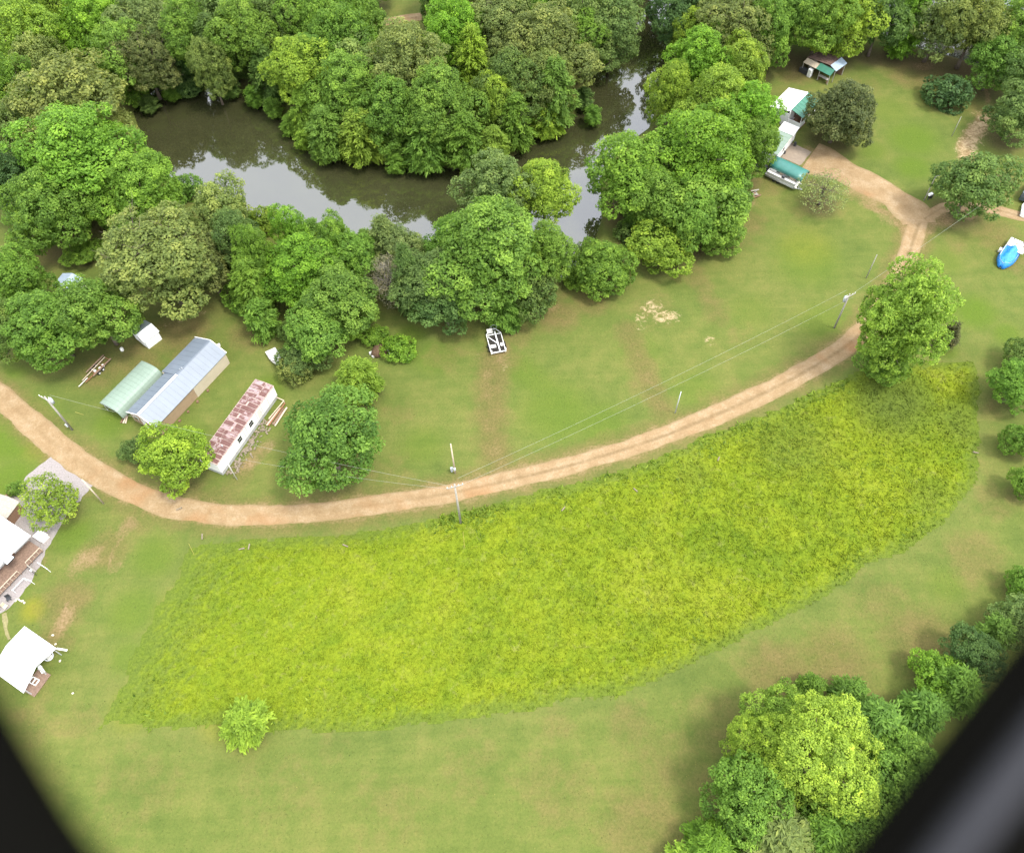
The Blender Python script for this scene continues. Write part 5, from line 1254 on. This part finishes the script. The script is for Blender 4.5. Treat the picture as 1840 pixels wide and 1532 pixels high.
MB().box((0, 0, .8), (.7, .75, 1.6)).build('body', M['white'], fr); MB().box((-.37, 0, .8), (.04, .72, 1.5)).build('door', M['porcelain'], fr)
MB().box((0, 0, .4), (2.0, 1.0, .8)).build('tool_box', M['dark_metal'], None)
tb_ = bpy.data.objects['tool_box']; put(tb_, local(o_, h_)(-1.2, 4.4), h_+1.57); set_props(tb_, 'dark long chest at the left end of the yard shed', 'chest')

# ------------------------------------------------------------------ boats, trailers, vehicles
def hull(mb, L, W, D, z0, bow=.35, n=10):
    """open boat hull, x forward"""
    rings = []
    for i in range(n+1):
        t = i/n; w_ = W/2*(1 if t < 1-bow else math.sqrt(max(0.0, 1-((t-(1-bow))/bow)**2)))
        w_ = max(w_, .03); zb = z0+D*(0.0 if t < .6 else .55*((t-.6)/.4)**2); zt = z0+D*(1+.15*t)
        rings.append([(t*L, -w_, zt), (t*L, -w_*.86, zb+(zt-zb)*.3), (t*L, 0, zb), (t*L, w_*.86, zb+(zt-zb)*.3), (t*L, w_, zt)])
    mb.loft(rings, cap=False, closed=False); mb.add(rings[0], [(4, 3, 2, 1, 0)]); return rings
# 8 boat under the blue tarp with white cabin box
o_, h_, Lb = frame_px((1827,437), (1796,483), .4)
BT = empty('boat', o_, h_, 'white boat on the lawn with its front under a bright blue tarp', 'boat')
g = MB(); hull(g, 6.6, 2.5, .8, .3); g.build('hull', M['boat_white'], BT, True)
MB().box((1.0, 0, 1.03), (2.0, 2.15, .08)).build('deck', M['boat_white'], BT)
MB().box((.9, .1, 1.15), (.55, .6, .2)).build('hatch', M['seat'], BT); MB().box((2.1, 1.15, 1.1), (1.4, 1.1, .12)).build('side_board', M['white'], BT)
for y in (-.7, .9): MB().box((.25, y, 1.1), (.35, .2, .08)).build('cleat', M['dark_metal'], BT)
# tarp: draped sheet sagging between a ridge and the gunwales
nx, nyy = 22, 15; vs = []; tr = np.random.default_rng(5)
for i in range(nx):
    t = i/(nx-1); x = 2.3+4.6*t; hw = 1.42*(1 if t < .35 else math.sqrt(max(.02, 1-((t-.35)/.66)**2)))
    for j in range(nyy):
        u = -1+2*j/(nyy-1)
        ridge = .62*math.exp(-((u)/.38)**2)*(1-t**1.5) ; z = 1.12+.05*t+ridge-.75*abs(u)**5+.06*math.sin(7*t+5*u)+tr.normal(0, .025)
        if t > .9: z -= .7*((t-.9)/.1)**1.2
        vs.append((x+tr.normal(0, .03), hw*u, max(.15, z)))
fs = [(i*nyy+j, (i+1)*nyy+j, (i+1)*nyy+j+1, i*nyy+j+1) for i in range(nx-1) for j in range(nyy-1)]
g = MB(); g.add(vs, fs); tp = g.build('tarp', M['tarp'], None, True); tp.location = o_; tp.rotation_euler.z = h_; tp.data.flip_normals()
sm = tp.modifiers.new('thick', 'SOLIDIFY'); sm.thickness = .02; set_props(tp, 'bright blue tarp tied over the front of the white boat', 'tarp')
for y in (-1.3, 1.3):
    for x in (2.4, 3.2): MB().tube((x, y-.1, .32), (x, y+.1, .32), .32, .32, 12).build('wheel', M['dark'], BT)
mo = MB(); mo.box((3.2, -1.55, .45), (.7, .45, .5)); mo.build('toolbox', M['dirty_white'], BT)
MB().bar((.2, -.6, .25), (6.9, 0, .25), .1).bar((.2, .6, .25), (6.9, 0, .25), .1).build('trailer_frame', M['galv'], BT)

# 9 white boat trailer by the pond bank
o_, h_, Lp = frame_px((896,633), (884,590), .5)
TR = empty('boat_trailer', o_, h_, 'white steel boat trailer with blackened bed parked below the largest bank tree', 'trailer')
L_ = 5.2; W_ = 2.3
MB().bar((0, -W_/2, .55), (L_*.72, -W_/2, .55), .1, .12).build('side_rail', M['white'], TR); MB().bar((0, W_/2, .55), (L_*.72, W_/2, .55), .1, .12).build('side_rail', M['white'], TR)
MB().bar((0.05, -W_/2+.06, .55), (.05, W_/2-.06, .55), .14, .12).bar((L_*.7, -W_/2+.06, .55), (L_*.7, W_/2-.06, .55), .1, .12).build('cross_member', M['white'], TR)
MB().bar((.0, -.25, .68), (L_*.78, -.25, .72), .2, .1).build('centre_beam', M['white'], TR)
MB().bar((1.5, -.3, .64), (L_*.62, .95, .64), .13, .08).build('brace', M['white'], TR)
MB().box((1.2, .62, .70), (.6, .95, .08)).build('fender', M['dirty_white'], TR); MB().box((1.3, -.82, .70), (.6, .52, .08)).build('fender', M['dirty_white'], TR)
for i in range(6): MB().box((.35+i*.58, 0, .44), (.5, W_-.2, .05)).build('bed_board', M['black_bed'], TR)
for y in (-W_/2-.02, W_/2+.02): MB().box((.0, y*.95, .85), (.3, .22, .6)).build('guide_post', M['boat_white'], TR)
for x in (.9, 1.7):
    for y in (-W_/2-.17, W_/2+.17): MB().tube((x, y-.1, .32), (x, y+.1, .32), .32, .32, 12).build('wheel', M['dark'], TR)
MB().bar((L_*.72, -W_/2, .55), (L_*1.05, 0, .5), .09, .1).bar((L_*.72, W_/2, .55), (L_*1.05, 0, .5), .09, .1).build('tongue', M['white'], TR)
g = MB(); g.box((L_*.82, .5, .75), (.7, .9, .35)); g.build('winch_box', M['dirty_white'], TR)
g = MB(); n = 14; g.loft([[(L_*.95+math.cos(t)*(.45+.08*math.cos(u)), -.3+math.sin(t)*(.45+.08*math.cos(u)), .75+.08*math.sin(u)) for u in np.linspace(0, 2*np.pi, 6)[:-1]] for t in np.linspace(0, 2*np.pi, n+1)], cap=False); g.build('cable_coil', M['galv'], TR, True)

# 10 rusty bare trailer at the left and the white drums beside it
o_, h_, Lq = frame_px((144,692), (193,643), .5)
T10 = empty('boat_trailer', o_, h_, 'bare rusty boat trailer with bunks standing empty left of the green carport', 'trailer')
MB().bar((.8, -.35, .5), (Lq, -.5, .5), .1, .1).build('frame_rail', M['rustbar'], T10); MB().bar((.8, .35, .5), (Lq, .5, .5), .1, .1).build('frame_rail', M['wood_pale'], T10)
MB().bar((-.3, 0, .5), (1.6, 0, .5), .1, .1).build('tongue', M['dirty_white'], T10)
for x in (1.5, 2.8, 4.4, Lq-.1): MB().bar((x, -.5, .44), (x, .5, .44), .08, .08).build('cross_member', M['rustbar'], T10)
for y in (-.75, .75): MB().bar((2.2, y, .72), (Lq+.1, y, .72), .16, .1).build('bunk', M['deck'], T10)
for y in (-.78, .78):
    for x in (3.2, 4.0): MB().tube((x, y-.1, .3), (x, y+.1, .3), .3, .3, 12).build('wheel', M['dark'], T10)
    for x in (3.2, 4.0): MB().tube((x, y-.12, .3), (x, y+.12, .3), .16, .16, 10).build('rim', M['dirty_white'], T10)
for i, (x, y) in enumerate(((220,629),(181,663),(186,658),(394,621),(172,668))):
    g = MB(); r0 = .28 if i == 0 else .22; g.tube((0, 0, 0), (0, 0, r0*1.6), r0, r0*.92, 12); g.tube((0, 0, r0*1.6), (0, 0, r0*1.75), r0*.7, r0*.6, 12)
    set_props(put(g.build('bucket', M['boat_white'], None), P(x, y), 0), ['white bucket alone under the tree edge above the rusty trailer frame', 'white bucket second along the rusty trailer frame', 'white bucket highest beside the rusty trailer frame', 'white bucket at the far gable of the long building', 'white bucket lowest beside the rusty trailer frame'][i], 'bucket', 'white buckets in the left yard')
# 11 little white boat under the shrub
o_, h_, Lw = frame_px((489,633), (502,655), .3)
g = MB(); WB = empty('dinghy', P(487,632), h_, 'small white dinghy half hidden under the dark round shrub', 'boat')
rg_ = hull(g, 3.4, 1.7, .55, .05, bow=.6); g.build('hull', M['boat_white'], WB, True)
MB().box((1.2, 0, .42), (1.9, 1.3, .05)).build('floor', M['dirty_white'], WB)
for x in (.7, 1.7): MB().box((x, 0, .52), (.3, 1.45, .06)).build('thwart', M['galv'], WB)
# 12 dark pickup cut by the right edge and a white boat behind it
o_, h_, _l = frame_px((1824,378), (1842,348), 0)
PK = empty('parked_van', P(1846,352), h_, 'dark grey van cut by the right edge beside the dirt track', 'van')
prof_ = [(-2.4, .45), (-2.45, 1.2), (-2.3, 1.95), (.9, 2.0), (1.5, 1.35), (2.35, 1.15), (2.45, .5)]
g = MB(); g.loft([[(x, y, z) for x, z in prof_] for y in (-.95, .95)]); g.build('body', M['car_grey'], PK)
MB().box((-.7, 0, 1.65), (2.9, 1.94, .42)).build('side_window', M['glass'], PK)
for x in (-1.5, 1.5):
    for y in (-.9, .9): MB().tube((x, y-.1, .36), (x, y+.1, .36), .36, .36, 14).build('wheel', M['dark'], PK)
g = MB(); W3 = empty('rowing_boat', P(1838,392), h_+.2, 'white rowing boat cut by the right edge below the dark van', 'boat'); hull(g, 3.6, 1.5, .5, .1, bow=.5); g.build('hull', M['boat_white'], W3, True)
MB().box((1.3, 0, .5), (2.2, 1.2, .05)).build('floor', M['galv'], W3)
for x in (.8, 2.0): MB().box((x, 0, .58), (.25, 1.3, .05)).build('thwart', M['wood_pale'], W3)
# 13 dark brush mound under the vines
g = MB(); mr = np.random.default_rng(3)
g.loft([[(math.cos(t)*1.5*q*(1+mr.normal(0, .08)), math.sin(t)*1.1*q*(1+mr.normal(0, .08)), z_+mr.normal(0, .05)) for t in np.linspace(0, 2*np.pi, 19)[:-1]] for q, z_ in ((1, -.05), (.96, .45), (.75, .85), (.4, 1.1), (.1, 1.18))])
set_props(put(g.build('brush_mound', M['dirtpile'], None, True), P(683, 632), .6), 'dark heap of brush and soil between the two leafy vines', 'mound')
for i, (x, y) in enumerate(((668,636),(672,640),(700,634))):
    g = MB(); g.box((0, 0, .2), (.7, .35, .4)); g.box((.1, .1, .45), (.35, .2, .15)); set_props(put(g.build('block', M['dirty_white'], None), P(x, y), i), ['pale block at the left foot of the brush mound', 'pale block lowest at the brush mound', 'pale block at the right foot of the brush mound'][i], 'block', 'blocks around the brush mound')

# ------------------------------------------------------------------ poles and wires
def pole(b, h, r, material, label, cross=False, trans=0, name='utility_pole', lamp=False, box=False, heading=.3, lean=0.0):
    e = empty(name, P(*b), heading, label, 'pole')
    g = MB(); g.tube((0, 0, -.1), (lean, 0, h), r, r*.68, 9); g.build('shaft', material, e, True)
    if cross:
        g = MB(); g.box((0, -.16, h-.35), (2.2, .1, .13)); a_ = g.build('crossarm', M['wood_grey'], e)
        for x in (-1.0, -.45, .45, 1.0): MB().tube((x, -.16, h-.28), (x, -.16, h-.06), .06, .045, 8).build('insulator', M['porcelain'], a_)
    for k_ in range(trans):
        g = MB(); y = .36 if k_ == 0 else -.36; g.tube((0, y, h-2.0), (0, y, h-1.0), .26, .26, 12); g.tube((0, y, h-1.0), (0, y, h-.92), .27, .2, 12); tc_ = g.build('transformer', M['grey_paint'], e, True)
        MB().tube((.1, y, h-.92), (.1, y, h-.66), .05, .04, 8).tube((-.1, y, h-.92), (-.1, y, h-.66), .05, .04, 8).build('bushing', M['porcelain'], tc_)
    if lamp: MB().bar((lean, 0, h-.05), (lean+.55, 0, h+.05), .06, .06).box((lean+.62, 0, h+.02), (.34, .2, .14)).build('lamp_head', M['porcelain'], e)
    if box: MB().box((.0, -r-.09, 1.5), (.32, .18, .5)).build('meter_box', M['grey_paint'], e)
    return e
pole((130,772), 8.6, .17, M['wood_grey'], 'pale utility pole with crossarm and grey transformer beside the road at the left', cross=True, trans=1, heading=-.55, box=True)
pole((828,940), 11.0, .17, M['wood_grey'], 'tall utility pole with crossarm at the middle of the curving road', cross=True, heading=.25)
pole((818,850), 7.9, .13, M['wood_pale'], 'pale service pole with a grey meter box across the road from the tall pole', box=True, trans=0, heading=.2)
g = MB(); g.tube((0, 0, 0), (0, 0, .9), .18, .16, 8); g.box((0, -.2, 1.0), (.35, .25, .5)); set_props(put(g.build('meter_cabinet', M['grey_paint'], None), P(812,846), .2), 'grey meter cabinet beside the pale service pole', 'cabinet')
pole((1213,742), 5.4, .09, M['galv'], 'thin light post on the lawn above the road bend', lean=.12)
pole((1556,500), 5.4, .09, M['wood_grey'], 'thin grey post on the lawn left of the tall roadside tree')
pole((1499,589), 7.9, .15, M['wood_grey'], 'utility pole carrying a grey transformer near the tall roadside tree', trans=1, cross=True, heading=.5)
pole((1660,360), 5.3, .10, M['wood_grey'], 'light post with white lamp head at the fork of the drive', lamp=True)
pole((1710,245), 4.3, .07, M['wood_grey'], 'slender grey post in the middle of the far lawn')
pole((1757,150), 3.6, .10, M['dirty_white'], 'short white post by the far bank at the top right')
pole((186,904), 6.8, .13, M['wood_pale'], 'bare pale pole at the corner of the gravel pad')
pole((426,861), 6.4, .08, M['dirty_white'], 'white service mast at the near end of the rusty trailer')
for i, (b, t, h, lb) in enumerate((((835,985),(832,955),2.4,'yellow guy wire guard on the meadow below the tall pole'),((349,997),(339,976),1.8,'yellow guy wire guard at the left end of the meadow'),((150,745),(135,740),.8,'yellow guy wire guard on the lawn beside the pale utility pole'))):
    a_ = P(*b); t_ = P(*t, h); g = MB(); g.tube(a_, t_, .03, .03, 7); set_props(g.build('guy_guard', M['yellow'], None), lb, 'guy guard', 'yellow guy wire guards')
for i, (x, y, lb) in enumerate(((430,988,'white pipe stub at the left end of the meadow, left of two'),(447,988,'white pipe stub at the left end of the meadow, right of two'),(626,983,'white pipe stub in the meadow between the pole and the left end'),(1015,912,'white pipe stub in the meadow right of the tall pole'),(1138,878,'white pipe stub in the meadow below the road bend'),(318,917,'white marker cap on the road edge opposite the meadow end'),(364,970,'white marker cap on the mown grass below the road'),(1757,815,'white marker stub on the right meadow edge'),(1292,822,'white marker stub at the upper meadow edge'))):
    g = MB(); g.tube((0, 0, .22), (.7, .1, .34), .09, .09, 8); g.tube((.7, .1, .34), (.78, .1, .36), .11, .1, 8); g.tube((.35, .05, -.05), (.35, .05, .28), .03, .03, 6); set_props(put(g.build('marker_pipe', M['rubble'], None), P(x, y), i*1.3), lb, 'pipe', 'white marker pipes')
# letter box and bin at the fork post
lb_ = empty('letter_box', P(1667,359), .4, 'white and black letter box stand at the foot of the lamp post', 'letter box')
MB().box((0, 0, .55), (.1, .1, 1.1)).build('stand', M['dark_metal'], lb_); MB().box((0, 0, 1.25), (.8, .4, .35)).build('box', M['white'], lb_); MB().box((.75, .3, .4), (.5, .5, .8)).build('bin', M['dark'], lb_)
# wires hang as shallow curves
def wire(a, b, sag, label, r=.011):
    a, b = Vector(a), Vector(b); n = 28
    pts = [a.lerp(b, i/n)-Vector((0, 0, sag*4*(i/n)*(1-i/n))) for i in range(n+1)]
    cu = bpy.data.curves.new('power_line', 'CURVE'); cu.dimensions = '3D'; cu.bevel_depth = r; cu.bevel_resolution = 1
    sp = cu.splines.new('POLY'); sp.points.add(n)
    for q, p in zip(sp.points, pts): q.co = (*p, 1)
    dg = bpy.context.evaluated_depsgraph_get()
    tmp = bpy.data.objects.new('tmp', cu); me = bpy.data.meshes.new_from_object(tmp); bpy.data.objects.remove(tmp)
    o = link('power_line', me, M['wire']); set_props(o, label, 'power line', 'power lines over the lawn'); return o
t2, t6, t1 = P(828, 940)+Vector((0, 0, 10.9)), P(1499, 589)+Vector((0, 0, 7.75)), P(130, 772)+Vector((0, 0, 8.5))
wire(t2+Vector((.4, .9, 0)), t6+Vector((-.2, .9, 0)), .9, 'upper of the two wires from the tall pole to the transformer pole')
wire(t2+Vector((.8, -.1, 0)), t6+Vector((.4, -.5, 0)), .9, 'lower of the two wires from the tall pole to the transformer pole')
wire(t6+Vector((.4, .1, 0)), P(1860, 330)+Vector((0, 0, 7)), .5, 'wire running on from the transformer pole to the right edge')
wire(t2+Vector((-.9, -.1, 0)), t1+Vector((.6, .3, 0)), 1.1, 'wire from the tall pole back to the pale pole at the left')
wire(t2+Vector((-.4, 0, -1.2)), P(426, 861)+Vector((0, 0, 6.4)), .7, 'service wire from the tall pole to the mast of the rusty trailer')

# ------------------------------------------------------------------ the aircraft the photograph was taken from: lower part of its window surround
AW = bpy.data.objects.new('aircraft_window', None); C.objects.link(AW); AW.matrix_world = m3
set_props(AW, 'black aircraft window surround close by in the two lower corners', 'window surround')
D0 = .34
inner = [(-330,500),(-220,860),(-120,1075),(-25,1245),(60,1390),(150,1532),(290,1690),(520,1800),(860,1840),(1180,1800),(1390,1700),(1530,1540),(1625,1420),(1720,1300),(1815,1180),(1930,1030),(2060,800),(2160,480)]
pin = np.array([((x-CX)/F*D0, -(y-CY)/F*D0) for x, y in inner]); cen = np.array([0.0, .03])
pin = spline(pin, .012); tg = np.gradient(pin, axis=0); tg /= np.hypot(*tg.T)[:, None]; nn = np.c_[-tg[:, 1], tg[:, 0]]
sgn = np.sign(((pin-cen)*nn).sum(1)).mean(); nn *= 1 if sgn > 0 else -1
def sweep(prof_, sel=None):
    r = []
    for i in range(len(pin)) if sel is None else sel:
        r.append([(pin[i, 0]+nn[i, 0]*u, pin[i, 1]+nn[i, 1]*u, -D0+v) for u, v in prof_])
    return MB().loft(r)
sweep([(0, 0), (.012, .012), (.04, .016), (.13, .016), (.14, 0), (.13, -.03), (.03, -.03), (.006, -.018)]).build('frame', M['frame_black'], AW, True)
sel = [i for i in range(len(pin)) if pin[i, 0] > .11 and pin[i, 1] < .06]
sweep([(.011, .014), (.013, .024), (.021, .025), (.024, .018), (.016, .008)], sel).build('trim_strip', M['frame_grey'], AW, True)

# ------------------------------------------------------------------ the ground, now that the litter and painted shade under the trees are known
lit = GROUND['att']['litter_shade']
for x, y, r, ok in TREES:
    if not ok: continue
    m_ = (np.abs(X-x) < r*1.6) & (np.abs(Y-y) < r*1.6); d = np.hypot(X[m_]-x, Y[m_]-y)/r
    lit[m_] = np.maximum(lit[m_], (.75 if y > 100 else .38)*(1-smooth01(.3, 1.0, d)))  # brown disc under each crown: leaf litter plus canopy shade put into the colour
r_, c_ = sh; idx = np.arange(r_*c_).reshape(sh)
fq = np.stack([idx[:-1, :-1], idx[:-1, 1:], idx[1:, 1:], idx[1:, :-1]], -1).reshape(-1, 4)
me = grid_mesh('ground', np.c_[X, Y, Z], fq, att); o = link('ground', me, M['ground']); o['kind'] = 'structure'
